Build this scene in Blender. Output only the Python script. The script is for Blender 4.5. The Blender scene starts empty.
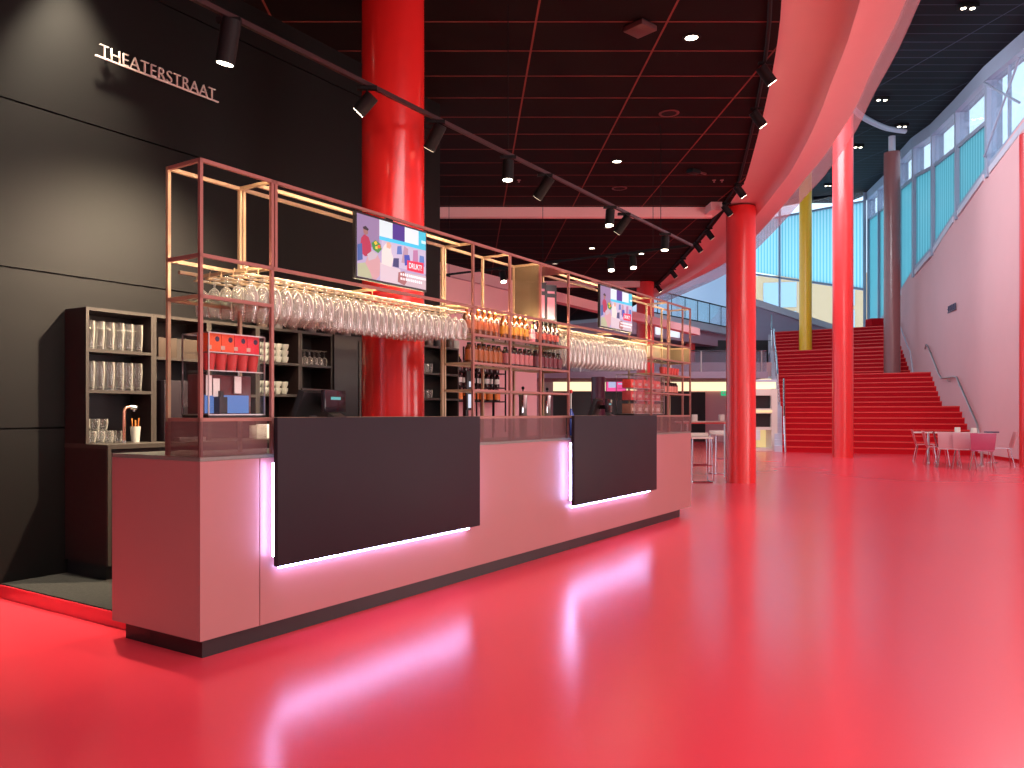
import bpy, bmesh, math, random
from mathutils import Vector, Matrix
random.seed(7)
C = bpy.context.scene.collection
scene = bpy.context.scene

# ------------------------------------------------------------------ camera, world, exposure
CX, CY, F, CZ = 467.0, 413.0, 815.0, 1.2245
cam_d = bpy.data.cameras.new('camera')
cam = bpy.data.objects.new('camera', cam_d); C.objects.link(cam)
cam.location = (0, 0, CZ); cam.rotation_euler = (math.pi/2, 0, 0)
cam_d.sensor_width = 36; cam_d.lens = F/1024*36
cam_d.shift_x = (512-CX)/1024; cam_d.shift_y = (CY-384)/1024
cam_d.clip_end = 400
scene.camera = cam

w = bpy.data.worlds.new('world'); scene.world = w; w.use_nodes = True
bg = w.node_tree.nodes['Background']
bg.inputs[0].default_value = (0.62, 0.82, 1.0, 1); bg.inputs[1].default_value = 2.0

vs = scene.view_settings
vs.view_transform = 'Standard'; vs.look = 'None'; vs.gamma = 1; vs.use_curve_mapping = False
vs.exposure = 0.0
scene.cycles.transparent_max_bounces = 48
scene.cycles.max_bounces = 8
scene.cycles.sample_clamp_indirect = 6

def area(name, loc, target, size, size_y, power, color, spread=180):
    l = bpy.data.lights.new(name, 'AREA'); l.shape = 'RECTANGLE'; l.size = size; l.size_y = size_y
    l.energy = power; l.color = color; l.spread = math.radians(spread)
    o = bpy.data.objects.new(name, l); C.objects.link(o); o.location = loc
    o.rotation_euler = (Vector(target)-Vector(loc)).to_track_quat('-Z', 'Y').to_euler()
    return o
# daylight entering the tall hall from the high glazing, and the lit hall behind the viewpoint, plus added fills
area('high_daylight', (9.6, 12.5, 9.6), (5.0, 11.0, 0), 6, 14, 2800, (0.84, 0.91, 1.0))
area('hall_daylight', (4.0, -3.0, 7.5), (1.0, 5.0, 0.3), 9, 6, 1450, (1.0, 0.93, 0.9))
area('side_fill', (10.6, 3.0, 2.9), (2.0, 7.0, 3.3), 13, 5, 800, (1.0, 0.95, 0.95))  # added fill with no window behind it, for bar front and soffit
area('stair_daylight', (8.2, 21.0, 10.0), (13.5, 31.0, 2.5), 4, 5, 1000, (0.92, 0.95, 1.0))
area('soffit_fill', (9.4, 8.0, 0.35), (5.0, 9.5, 4.8), 3, 12, 850, (1.0, 0.90, 0.88))  # added fill near the floor, no fixture there; lifts the soffit

# ------------------------------------------------------------------ frames of reference
A = Vector((-1.310, 4.0))
_u = Vector((4.003, 5.80)).normalized(); U = _u; NB = Vector((-_u.y, _u.x))
TH = math.atan2(U.y, U.x); D0 = NB.dot(A)
def bw(s, d, z=0.0):
    p = A + U*s + NB*d
    return Vector((p.x, p.y, z))
def rayY(px, d):
    r = (px-CX)/F
    return (D0+d)/(NB.y + NB.x*r)
def sd(px, d):
    Y = rayY(px, d); p = Vector(((px-CX)/F*Y, Y))
    return (p-A).dot(U)
def zd(px, py, d): return CZ-(py-CY)*rayY(px, d)/F
def at(px, py, Y): return Vector(((px-CX)*Y/F, Y, CZ-(py-CY)*Y/F))
def flr(px, py):
    Y = CZ*F/(py-CY); return Vector(((px-CX)*Y/F, Y, 0))
HC = 4.80                                    # underside of the low dark ceiling
def ceil_at(px, py, H=HC):
    Y = (H-CZ)*F/(CY-py); return Vector(((px-CX)*Y/F, Y, H))

# ------------------------------------------------------------------ materials
def nt(name):
    m = bpy.data.materials.new(name); m.use_nodes = True
    return m, m.node_tree, m.node_tree.nodes['Principled BSDF']
def mat(name, col, rough=0.5, metal=0.0, coat=0.0, var=0.06, scale=6.0, bump=0.0, spec=0.5):
    """a plain surface with a little procedural mottling"""
    m, t, b = nt(name)
    b.inputs['Roughness'].default_value = rough; b.inputs['Metallic'].default_value = metal
    b.inputs['Coat Weight'].default_value = coat; b.inputs['Specular IOR Level'].default_value = spec
    tc = t.nodes.new('ShaderNodeTexCoord'); nz = t.nodes.new('ShaderNodeTexNoise')
    nz.inputs['Scale'].default_value = scale; nz.inputs['Detail'].default_value = 3
    t.links.new(tc.outputs['Object'], nz.inputs['Vector'])
    rp = t.nodes.new('ShaderNodeValToRGB')
    rp.color_ramp.elements[0].color = [c*(1-var) for c in col]+[1]
    rp.color_ramp.elements[1].color = [min(1, c*(1+var)) for c in col]+[1]
    t.links.new(nz.outputs['Fac'], rp.inputs['Fac']); t.links.new(rp.outputs['Color'], b.inputs['Base Color'])
    if bump:
        bp = t.nodes.new('ShaderNodeBump'); bp.inputs['Strength'].default_value = bump; bp.inputs['Distance'].default_value = 0.01
        t.links.new(nz.outputs['Fac'], bp.inputs['Height']); t.links.new(bp.outputs['Normal'], b.inputs['Normal'])
    return m
def emit(name, col, strength):
    m, t, b = nt(name)
    b.inputs['Base Color'].default_value = (*[c*0.5 for c in col], 1)
    b.inputs['Emission Color'].default_value = (*col, 1); b.inputs['Emission Strength'].default_value = strength
    return m
def math_n(t, op, a, b=None):
    n = t.nodes.new('ShaderNodeMath'); n.operation = op
    for i, v in enumerate((a, b)):
        if v is None: continue
        if isinstance(v, (int, float)): n.inputs[i].default_value = v
        else: t.links.new(v, n.inputs[i])
    return n.outputs[0]
def line_mask(t, coord, period, origin, width):
    x = math_n(t, 'SUBTRACT', coord, origin - width/2 - period*1000)
    x = math_n(t, 'MODULO', x, period)
    return math_n(t, 'LESS_THAN', x, width)
def grid_mat(name, base, line, px, py, x0, y0, w_, rough=0.6, spec=0.3):
    m, t, b = nt(name); b.inputs['Roughness'].default_value = rough; b.inputs['Specular IOR Level'].default_value = spec
    tc = t.nodes.new('ShaderNodeTexCoord'); sp = t.nodes.new('ShaderNodeSeparateXYZ')
    t.links.new(tc.outputs['Object'], sp.inputs[0])
    mk = math_n(t, 'MAXIMUM', line_mask(t, sp.outputs[0], px, x0, w_), line_mask(t, sp.outputs[1], py, y0, w_*1.0))
    mx = t.nodes.new('ShaderNodeMix'); mx.data_type = 'RGBA'
    mx.inputs['A'].default_value = (*base, 1); mx.inputs['B'].default_value = (*line, 1)
    t.links.new(mk, mx.inputs['Factor']); t.links.new(mx.outputs['Result'], b.inputs['Base Color'])
    return m
def glass_mat(name, tint=(0.97, 0.98, 0.98), haze=0.05, hazecol=(1, 1, 1), blend=0.35, rough=0.03, refl=1.0, edge=0.0):
    """thin glass: clear, a Fresnel reflection, and a pale diffuse mixed in, stronger towards the rim"""
    m = bpy.data.materials.new(name); m.use_nodes = True; t = m.node_tree
    for n in list(t.nodes): t.nodes.remove(n)
    out = t.nodes.new('ShaderNodeOutputMaterial')
    tr = t.nodes.new('ShaderNodeBsdfTransparent'); tr.inputs[0].default_value = (*tint, 1)
    gl = t.nodes.new('ShaderNodeBsdfGlossy'); gl.inputs['Roughness'].default_value = rough
    df = t.nodes.new('ShaderNodeBsdfTranslucent'); df.inputs[0].default_value = (*hazecol, 1)
    df2 = t.nodes.new('ShaderNodeBsdfDiffuse'); df2.inputs[0].default_value = (*hazecol, 1)
    lw = t.nodes.new('ShaderNodeLayerWeight'); lw.inputs['Blend'].default_value = blend
    m1 = t.nodes.new('ShaderNodeMixShader'); t.links.new(math_n(t, 'MULTIPLY', lw.outputs['Fresnel'], refl), m1.inputs[0])
    t.links.new(tr.outputs[0], m1.inputs[1]); t.links.new(gl.outputs[0], m1.inputs[2])
    m3 = t.nodes.new('ShaderNodeMixShader'); m3.inputs[0].default_value = 0.5
    t.links.new(df.outputs[0], m3.inputs[1]); t.links.new(df2.outputs[0], m3.inputs[2])
    m2 = t.nodes.new('ShaderNodeMixShader')
    l2 = t.nodes.new('ShaderNodeLayerWeight'); l2.inputs['Blend'].default_value = 0.5
    e = math_n(t, 'MULTIPLY', math_n(t, 'POWER', l2.outputs['Facing'], 2.0), edge)
    t.links.new(math_n(t, 'ADD', e, haze), m2.inputs[0])
    t.links.new(m1.outputs[0], m2.inputs[1]); t.links.new(m3.outputs[0], m2.inputs[2])
    t.links.new(m2.outputs[0], out.inputs[0])
    return m
def perforated(name, col, period=0.02, hole=0.55, rough=0.5):
    m, t, b = nt(name); b.inputs['Base Color'].default_value = (*col, 1); b.inputs['Roughness'].default_value = rough
    tc = t.nodes.new('ShaderNodeTexCoord'); sp = t.nodes.new('ShaderNodeSeparateXYZ')
    t.links.new(tc.outputs['Object'], sp.inputs[0])
    h = math_n(t, 'ADD', sp.outputs[0], sp.outputs[1])
    mk = math_n(t, 'MULTIPLY', line_mask(t, h, period, 0, period*hole*1.25), line_mask(t, sp.outputs[2], period, 0, period*hole))
    mk = math_n(t, 'SUBTRACT', 1.0, mk)
    t.links.new(mk, b.inputs['Alpha'])
    return m
def striped(name, a, b_, period, axis=0, rough=0.5, translucent=0.0, power=1.0):
    m = bpy.data.materials.new(name); m.use_nodes = True; t = m.node_tree; b = t.nodes['Principled BSDF']
    tc = t.nodes.new('ShaderNodeTexCoord'); sp = t.nodes.new('ShaderNodeSeparateXYZ')
    t.links.new(tc.outputs['Object'], sp.inputs[0])
    x = math_n(t, 'MULTIPLY', sp.outputs[axis], 2*math.pi/period)
    s = math_n(t, 'SINE', x); s = math_n(t, 'MULTIPLY_ADD', s, 0.5)
    s.node.inputs[2].default_value = 0.5
    s = math_n(t, 'POWER', s, power)
    mx = t.nodes.new('ShaderNodeMix'); mx.data_type = 'RGBA'
    mx.inputs['A'].default_value = (*a, 1); mx.inputs['B'].default_value = (*b_, 1)
    t.links.new(s, mx.inputs['Factor']); t.links.new(mx.outputs['Result'], b.inputs['Base Color'])
    b.inputs['Roughness'].default_value = rough
    if translucent:
        out = t.nodes['Material Output']; tl = t.nodes.new('ShaderNodeBsdfTranslucent')
        t.links.new(mx.outputs['Result'], tl.inputs[0])
        ms = t.nodes.new('ShaderNodeMixShader'); ms.inputs[0].default_value = translucent
        t.links.new(b.outputs[0], ms.inputs[1]); t.links.new(tl.outputs[0], ms.inputs[2]); t.links.new(ms.outputs[0], out.inputs[0])
    return m

def floor_mat():
    m, t, b = nt('red_epoxy')
    tc = t.nodes.new('ShaderNodeTexCoord')
    n1 = t.nodes.new('ShaderNodeTexNoise'); n1.inputs['Scale'].default_value = 0.35; n1.inputs['Detail'].default_value = 0.5
    n2 = t.nodes.new('ShaderNodeTexNoise'); n2.inputs['Scale'].default_value = 90; n2.inputs['Detail'].default_value = 2
    for n in (n1, n2): t.links.new(tc.outputs['Object'], n.inputs['Vector'])
    rp = t.nodes.new('ShaderNodeValToRGB')
    rp.color_ramp.elements[0].color = (0.84, 0.047, 0.072, 1); rp.color_ramp.elements[1].color = (0.90, 0.056, 0.082, 1)
    t.links.new(n1.outputs['Fac'], rp.inputs['Fac']); t.links.new(rp.outputs['Color'], b.inputs['Base Color'])
    rr = t.nodes.new('ShaderNodeMapRange'); rr.inputs['To Min'].default_value = 0.22; rr.inputs['To Max'].default_value = 0.26
    t.links.new(n1.outputs['Fac'], rr.inputs['Value']); t.links.new(rr.outputs['Result'], b.inputs['Roughness'])
    b.inputs['Coat Weight'].default_value = 0.2; b.inputs['Coat Roughness'].default_value = 0.18
    bp = t.nodes.new('ShaderNodeBump'); bp.inputs['Strength'].default_value = 0.004; bp.inputs['Distance'].default_value = 0.004
    t.links.new(n2.outputs['Fac'], bp.inputs['Height']); t.links.new(bp.outputs['Normal'], b.inputs['Normal'])
    return m
M = {}
M['floor'] = floor_mat()
M['ceiling'] = grid_mat('dark_ceiling_tiles', (0.009, 0.0045, 0.0045), (0.18, 0.045, 0.038), 1.2, 0.6, 0.63, 8.05, 0.020, 0.7, 0.1)
M['void_ceiling'] = grid_mat('dark_void_tiles', (0.005, 0.0055, 0.010), (0.06, 0.07, 0.11), 2.4, 0.6, 0.3, 0.1, 0.03, 0.7, 0.1)
M['black_wall'] = grid_mat('black_wall_boards', (0.0052, 0.0045, 0.0042), (0.004, 0.004, 0.004), 60.0, 60.0, 30, 30, 0.012, 0.55, 0.2)
M['soffit'] = mat('bounce_pink_soffit', (0.80, 0.46, 0.44), 0.75, var=0.02)  # bounce from the red floor is put into this pink
M['beam'] = mat('brightened_pink_beam', (0.95, 0.52, 0.49), 0.6, var=0.02)  # pink raised in place of light on the beam faces
M['pink_wall'] = mat('bounce_pink_plaster', (0.74, 0.42, 0.435), 0.8, var=0.03, scale=1.5)  # wall pink carries the red floor's bounce in its colour
M['red_column'] = mat('glossy_red_lacquer', (0.60, 0.020, 0.018), 0.20, coat=0.12, var=0.03)
M['satin_red'] = mat('satin_red_lacquer', (0.74, 0.030, 0.030), 0.32, coat=0.15, var=0.03)
M['yellow_column'] = mat('yellow_lacquer', (0.95, 0.52, 0.02), 0.3, var=0.03)
M['brown_column'] = mat('mauve_brown_lacquer', (0.25, 0.095, 0.095), 0.25, var=0.03)
M['stair'] = mat('red_carpet_stairs', (0.50, 0.005, 0.012), 0.9, var=0.06, scale=4, spec=0.15)
M['nosing'] = mat('red_stair_nosing', (0.78, 0.035, 0.03), 0.45)
M['body'] = mat('rose_bar_panels', (0.37, 0.142, 0.137), 0.42, var=0.02)
M['rose_metal'] = mat('rose_powder_coat', (0.34, 0.145, 0.115), 0.38, metal=0.25, var=0.03)
M['brass_metal'] = mat('pale_powder_coat', (0.42, 0.29, 0.17), 0.4, metal=0.2, var=0.03)
M['black'] = mat('black_laminate', (0.012, 0.010, 0.011), 0.4, var=0.1)
M['black_panel'] = mat('black_satin_panel', (0.016, 0.009, 0.013), 0.55, var=0.1, spec=0.25)
M['cabinet'] = mat('dark_brown_laminate', (0.022, 0.012, 0.011), 0.45, var=0.1)
M['cab_edge'] = mat('bronze_edge', (0.045, 0.036, 0.029), 0.45)
M['carpet'] = mat('dark_grey_matting', (0.022, 0.021, 0.018), 0.95, var=0.8, scale=70, bump=0.3)
M['worktop'] = mat('grey_worktop', (0.18, 0.165, 0.14), 0.4, var=0.15, scale=40)
M['chrome'] = mat('chrome', (0.72, 0.72, 0.74), 0.16, metal=1.0, var=0.02)
M['steel'] = mat('brushed_steel', (0.55, 0.54, 0.53), 0.32, metal=1.0, var=0.05)
M['white'] = mat('white_paint', (0.80, 0.78, 0.80), 0.5, var=0.02)
M['lavender'] = mat('pale_lavender_paint', (0.56, 0.56, 0.66), 0.5, var=0.02)
M['mullion'] = mat('grey_blue_mullion', (0.31, 0.36, 0.48), 0.45, var=0.02)
M['cream'] = mat('cream_paint', (0.78, 0.66, 0.58), 0.5, var=0.02)
M['glass'] = glass_mat('clear_glassware', haze=0.10, hazecol=(1, 0.95, 0.86), blend=0.3, refl=0.9, edge=0.8)  # cream haze and whitened rim stand in for lit sparkle
M['glass_shelf'] = glass_mat('clear_shelf_glassware', haze=0.04, hazecol=(1, 0.95, 0.86), blend=0.3, refl=0.9, edge=0.55)  # same painted rim sparkle, with less haze
M['acrylic'] = glass_mat('clear_acrylic', haze=0.012, blend=0.12, refl=0.45)
M['shelf_glass'] = glass_mat('green_shelf_glass', (0.82, 0.92, 0.86), 0.12, (0.75, 0.9, 0.8), 0.3)
M['window_glass'] = glass_mat('window_glass', (0.95, 0.98, 1.0), 0.02, (0.8, 0.9, 1), 0.10, refl=0.4)
M['curtain_glass'] = glass_mat('smoke_curtain_glass', (0.93, 0.88, 0.91), 0.10, (0.95, 0.75, 0.78), 0.2, refl=0.5)
M['rail_glass'] = glass_mat('balustrade_glass', (0.80, 0.80, 0.86), 0.22, (0.55, 0.5, 0.6), 0.25)
M['turquoise'] = striped('turquoise_ribbed_glass', (0.24, 0.52, 0.56), (0.42, 0.72, 0.75), 0.30, 0, 0.25, 0.8)
M['pale_rib'] = striped('pale_ribbed_blinds', (0.16, 0.62, 0.70), (0.78, 0.92, 0.97), 0.17, 0, 0.4, 0.9, 0.45)
M['frosted'] = striped('frosted_pale_glass', (0.60, 0.68, 0.78), (0.65, 0.72, 0.81), 3.0, 0, 0.5, 0.6)
M['mesh'] = perforated('rose_perforated_sheet', (0.13, 0.052, 0.048), 0.006, 0.50)
M['mesh_tan'] = perforated('tan_perforated_sheet', (0.14, 0.098, 0.052), 0.008, 0.40)
M['led_white'] = emit('cool_white_led', (0.47, 0.50, 1.0), 42)
M['led_warm'] = emit('warm_led', (1.0, 0.76, 0.48), 150)
M['led_warm_top'] = emit('warm_led_top', (1.0, 0.76, 0.48), 60)
M['lens'] = emit('warm_lamp_lens', (1.0, 0.88, 0.68), 14)
M['lens_dim'] = emit('dim_lamp_lens', (1.0, 0.82, 0.62), 1.2)
M['cove'] = emit('warm_cove', (1.0, 0.84, 0.52), 1.25)
M['black_metal'] = mat('black_metal', (0.007, 0.006, 0.006), 0.6, var=0.05, spec=0.2)
M['brick'] = mat('beige_stone_facade', (0.72, 0.46, 0.25), 0.8, var=0.08, scale=2)
M['sky_window'] = mat('blue_office_window', (0.42, 0.55, 0.66), 0.15, var=0.05)
M['cup_white'] = mat('white_china', (0.50, 0.50, 0.44), 0.3, var=0.02)
M['paper'] = mat('white_paper', (0.82, 0.80, 0.74), 0.7, var=0.02)
M['screen_dark'] = mat('dark_screen', (0.02, 0.012, 0.016), 0.12, var=0.05)
M['amber'] = mat('amber_bottle_glass', (0.10, 0.022, 0.003), 0.08, coat=0.6, var=0.1, scale=30)
M['dark_bottle'] = mat('dark_bottle_glass', (0.03, 0.008, 0.006), 0.1, coat=0.5)
M['gold'] = mat('gold_foil', (0.75, 0.52, 0.20), 0.3, metal=0.7)
def flat(name, col, rough=0.45): 
    if name not in M: M[name] = mat(name, col, rough, var=0.04, scale=20)
    return M[name]

# ------------------------------------------------------------------ mesh builder
class MB:
    def __init__(s): s.bm = bmesh.new(); s.mi = 0
    def _tag(s, faces):
        for f in faces: f.material_index = s.mi
    def box(s, x0, x1, y0, y1, z0, z1):
        v = [s.bm.verts.new(p) for p in ((x0,y0,z0),(x1,y0,z0),(x1,y1,z0),(x0,y1,z0),(x0,y0,z1),(x1,y0,z1),(x1,y1,z1),(x0,y1,z1))]
        s._tag([s.bm.faces.new([v[i] for i in q]) for q in ((3,2,1,0),(4,5,6,7),(0,1,5,4),(1,2,6,5),(2,3,7,6),(3,0,4,7))]); return s
    def hexa(s, p):
        v = [s.bm.verts.new(q) for q in p]
        s._tag([s.bm.faces.new([v[i] for i in q]) for q in ((3,2,1,0),(4,5,6,7),(0,1,5,4),(1,2,6,5),(2,3,7,6),(3,0,4,7))]); return s
    def face(s, pts):
        s._tag([s.bm.faces.new([s.bm.verts.new(p) for p in pts])]); return s
    def prism(s, poly, off):
        """planar polygon poly (3-D points) extruded by vector off"""
        off = Vector(off); a = [s.bm.verts.new(p) for p in poly]; b = [s.bm.verts.new(Vector(p)+off) for p in poly]
        n = len(a); fs = [s.bm.faces.new(a[::-1]), s.bm.faces.new(b)]
        for i in range(n): fs.append(s.bm.faces.new((a[i], a[(i+1) % n], b[(i+1) % n], b[i])))
        s._tag(fs); return s
    def ring(s, c, ax, r, n, sx=1.0):
        ax = Vector(ax).normalized()
        t = Vector((0, 0, 1)) if abs(ax.z) < 0.9 else Vector((1, 0, 0))
        e1 = ax.cross(t).normalized(); e2 = ax.cross(e1)
        return [s.bm.verts.new(Vector(c)+e1*math.cos(2*math.pi*i/n)*r*sx+e2*math.sin(2*math.pi*i/n)*r) for i in range(n)]
    def skin(s, rings, caps=True):
        fs = []; n = len(rings[0])
        for a, b in zip(rings, rings[1:]):
            for i in range(n): fs.append(s.bm.faces.new((a[i], a[(i+1) % n], b[(i+1) % n], b[i])))
        if caps: fs.append(s.bm.faces.new(rings[0][::-1])); fs.append(s.bm.faces.new(rings[-1]))
        s._tag(fs); return s
    def cyl(s, p, q, r, r2=None, n=14):
        p, q = Vector(p), Vector(q); ax = q-p
        return s.skin([s.ring(p, ax, r, n), s.ring(q, ax, r if r2 is None else r2, n)])
    def tube(s, pts, r, n=8):
        pts = [Vector(p) for p in pts]; rings = []
        up = None
        for i, p in enumerate(pts):
            a = (pts[min(i+1, len(pts)-1)]-pts[max(i-1, 0)]).normalized()
            if up is None:
                t = Vector((0, 0, 1)) if abs(a.z) < 0.9 else Vector((1, 0, 0)); up = a.cross(t).normalized()
            up = (up - a*up.dot(a)).normalized(); e2 = a.cross(up)
            rings.append([s.bm.verts.new(p+up*math.cos(2*math.pi*k/n)*r+e2*math.sin(2*math.pi*k/n)*r) for k in range(n)])
        return s.skin(rings)
    def lathe(s, prof, n=16, c=(0, 0, 0), caps=True):
        rings = [[s.bm.verts.new((c[0]+r*math.cos(2*math.pi*i/n), c[1]+r*math.sin(2*math.pi*i/n), c[2]+z)) for i in range(n)] for r, z in prof]
        return s.skin(rings, caps)
    def bar(s, p, q, w_, h=None):
        """square bar from p to q"""
        p, q = Vector(p), Vector(q); h = h or w_; a = (q-p).normalized()
        t = Vector((0, 0, 1)) if abs(a.z) < 0.9 else Vector((0, 1, 0))
        e1 = a.cross(t).normalized()*w_/2; e2 = a.cross(e1).normalized()*h/2
        return s.hexa([p-e1-e2, p+e1-e2, p+e1+e2, p-e1+e2, q-e1-e2, q+e1-e2, q+e1+e2, q-e1+e2])
    def build(s, name, m, parent=None, loc=None, rz=0.0, bevel=0.0, smooth=True, ang=35):
        bmesh.ops.recalc_face_normals(s.bm, faces=s.bm.faces)
        if bevel:
            bmesh.ops.bevel(s.bm, geom=[e for e in s.bm.edges], offset=bevel, segments=2, affect='EDGES', profile=0.6)
        me = bpy.data.meshes.new(name); s.bm.to_mesh(me); s.bm.free()
        for mm in (m if isinstance(m, (list, tuple)) else [m]): me.materials.append(mm)
        if smooth and len(me.polygons):
            me.polygons.foreach_set('use_smooth', [True]*len(me.polygons)); me.set_sharp_from_angle(angle=math.radians(ang))
        o = bpy.data.objects.new(name, me); C.objects.link(o)
        if parent is not None: o.parent = parent
        if loc is not None: o.location = loc
        o.rotation_euler = (0, 0, rz)
        return o
def tag(o, label, cat, group=None, kind=None):
    o['label'] = label; o['category'] = cat
    if group: o['group'] = group
    if kind: o['kind'] = kind
    return o
def thing(name, label, cat, loc=(0, 0, 0), rz=0.0, group=None, kind=None):
    o = bpy.data.objects.new(name, None); C.objects.link(o); o.location = loc; o.rotation_euler = (0, 0, rz)
    o.empty_display_size = 0.1
    return tag(o, label, cat, group, kind)
def struct(o, label=None):
    o['kind'] = 'structure'
    if label: o['label'] = label
    return o
def dup(root, loc, rz=None, label=None, group=None):
    def cp(o, parent):
        c = o.copy(); C.objects.link(c)
        if parent is not None: c.parent = parent
        for ch in KIDS.get(o.name, ()): cp(ch, c)
        return c
    KIDS = {}
    for o in bpy.data.objects:
        if o.parent is not None: KIDS.setdefault(o.parent.name, []).append(o)
    r = cp(root, None); r.location = loc
    if rz is not None: r.rotation_euler = (0, 0, rz)
    if label: r['label'] = label
    if group: r['group'] = group
    return r
def bp_(name, m, parent, *boxes, bevel=0.0):
    mb = MB()
    for b in boxes: mb.box(*b)
    return mb.build(name, m, parent, bevel=bevel)
def text_mesh(body, size, depth, m, name, parent=None, loc=(0, 0, 0), rot=(0, 0, 0), sx=1.0, align='LEFT', thin=0.0):
    cu = bpy.data.curves.new(name, 'FONT'); cu.body = body; cu.size = size; cu.extrude = depth; cu.align_x = align; cu.offset = thin
    tmp = bpy.data.objects.new(name+'_tmp', cu); C.objects.link(tmp)
    dg = bpy.context.evaluated_depsgraph_get(); dg.update()
    me = bpy.data.meshes.new_from_object(tmp.evaluated_get(dg))
    bpy.data.objects.remove(tmp); bpy.data.curves.remove(cu)
    me.materials.clear(); me.materials.append(m)
    o = bpy.data.objects.new(name, me); C.objects.link(o)
    if parent is not None: o.parent = parent
    o.location = loc; o.rotation_euler = rot; o.scale = (sx, 1, 1)
    return o

def interp(tbl, y):
    if y <= tbl[0][0]: return tbl[0][1]
    for (a, va), (b, vb) in zip(tbl, tbl[1:]):
        if y <= b: return va+(vb-va)*(y-a)/(b-a)
    return tbl[-1][1]
RT = [(-12, 8.5), (0, 9.8), (10, 11.3), (15, 12.35), (19.84, 13.55), (22.5, 14.35), (25.5, 15.42), (27.5, 16.03), (29.3, 16.68), (31.5, 17.13), (33.3, 17.75), (35.3, 18.6), (37.1, 19.4), (45, 22.0)]
def RX(y): return interp(RT, y)
def RYpx(px):
    lo, hi = 14.0, 44.0
    for _ in range(50):
        m_ = (lo+hi)/2
        if RX(m_)/m_ > (px-CX)/F: lo = m_
        else: hi = m_
    return lo
SILL = [(-12, 9.4), (15, 9.0), (19.9, 8.4), (23, 7.84), (26.2, 7.56), (29, 7.06), (31.2, 6.63), (34, 6.2), (37, 5.9), (45, 5.7)]
def void_z(y): return 10.5+0.11*(max(y, -2)-20)

# ------------------------------------------------------------------ the setting
o = MB().box(-14, 22, -12, 46, -0.2, 0).build('floor', M['floor']); struct(o)
# black wall behind the bar
wr = thing('wall_back', 'black panelled wall behind the bar', 'wall', bw(0, 2.27), TH, kind='structure')
S_END = sd(440, 2.27)
mb = MB()
zz = [0, 1.12, 2.20, 3.325, 4.45, HC+0.02]
for a, b in zip(zz, zz[1:]): mb.box(-16, S_END, 0, 0.2, a+0.006, b-0.006)
mb.box(-16, S_END, 0.03, 0.19, 0, HC)
mb.build('wall_back', M['black_wall'], wr)
struct(MB().box(-14, 9.0, -12.2, -12, 0, 12).build('wall_rear', M['pink_wall']))
# pink wall further back, seen through the rack
mb = MB(); D2 = 4.15
p0, p1 = bw(sd(425, D2), D2), bw(sd(537, D2), D2)
mb.prism([(p0.x, p0.y, 0), (p1.x, p1.y, 0), (p1.x, p1.y, 3.36), (p0.x, p0.y, 3.36)], NB.to_3d()*0.25)
struct(mb.build('wall_pink_back', M['pink_wall']))
mb = MB()
p0, p1 = bw(sd(430, D2+0.6), D2+0.6), bw(sd(700, D2+0.6), D2+0.6)
mb.prism([(p0.x, p0.y, 3.55), (p1.x, p1.y, 3.55), (p1.x, p1.y, 3.75), (p0.x, p0.y, 3.75)], NB.to_3d()*0.2)
struct(mb.build('trim_1', M['pink_wall']))

# soffit curves
inner_px = [(781.6, 0), (774.7, 59.6), (767.7, 94.3), (759.4, 130), (745.5, 180), (739, 190), (718, 220), (693, 250), (663, 281), (640, 300)]
outer_px = [(906.4, 0), (873, 69), (853.7, 111), (824.4, 156), (807, 176.6), (786.9, 201.6), (755, 237), (726, 262.5), (690, 281), (655.6, 297.6)]
inner = [Vector((-3.2, -3, HC)), Vector((-0.6, 0.5, HC)), Vector((1.0, 3, HC)), Vector((1.95, 5, HC))]+[ceil_at(*p) for p in inner_px]
outer = [Vector((-2.2, -4.2, HC)), Vector((0.6, -0.5, HC)), Vector((2.0, 2.4, HC)), Vector((3.0, 4.8, HC))]+[ceil_at(*p) for p in outer_px]
def resample(pts, n):
    L = [0]
    for a, b in zip(pts, pts[1:]): L.append(L[-1]+(b-a).length)
    def cat(i, t):
        p = [pts[max(0, min(len(pts)-1, k))] for k in (i-1, i, i+1, i+2)]
        return 0.5*((2*p[1])+(p[2]-p[0])*t+(2*p[0]-5*p[1]+4*p[2]-p[3])*t*t+(3*p[1]-p[0]-3*p[2]+p[3])*t**3)
    out = []
    for k in range(n):
        d = L[-1]*k/(n-1); i = 0
        while i < len(L)-2 and L[i+1] < d: i += 1
        out.append(cat(i, (d-L[i])/max(1e-6, L[i+1]-L[i])))
    return out
IN, OUT = resample(inner, 70), resample(outer, 70)
# dark ceiling: a slab whose right-hand edge follows the inner curve
mb = MB()
poly = [(-14, -3, HC)]+[tuple(p) for p in IN if p.y < 25]+[(IN[-1].x, 26, HC), (-14, 26, HC)]
mb.prism(poly, (0, 0, 0.3))
struct(mb.build('ceiling', M['ceiling'], smooth=False))
mb = MB(); mb.box(-14, 6.2, 26, 46, HC+0.4, HC+0.6)
struct(mb.build('ceiling_far', M['ceiling'], smooth=False))
# pink beams
for i, (px0, px1, py0, py1, hh) in enumerate(((430, 712, 207, 217, 0), (430, 640, 281, 287, 0))):
    Y = (HC-CZ)*F/(CY-py0); zb = CZ+(CY-py1)*Y/F
    mb = MB(); mb.box((px0-CX)*Y/F, (px1-CX)*Y/F, Y, Y+0.12, zb, HC+0.05)
    for q in (478, 578, 668, 686):
        if i == 0: mb.box((q-CX)*Y/F-0.008, (q-CX)*Y/F+0.008, Y-0.004, Y+0.1, zb-0.002, HC)
    struct(mb.build('trim_%d' % (i+2), M['beam']))
mb = MB(); Y = 14.15
mb.box((705-CX)*Y/F, (716-CX)*Y/F, Y-0.35, Y+0.25, 4.66, HC+0.02)
struct(mb.build('trim_4', M['soffit']))
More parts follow.
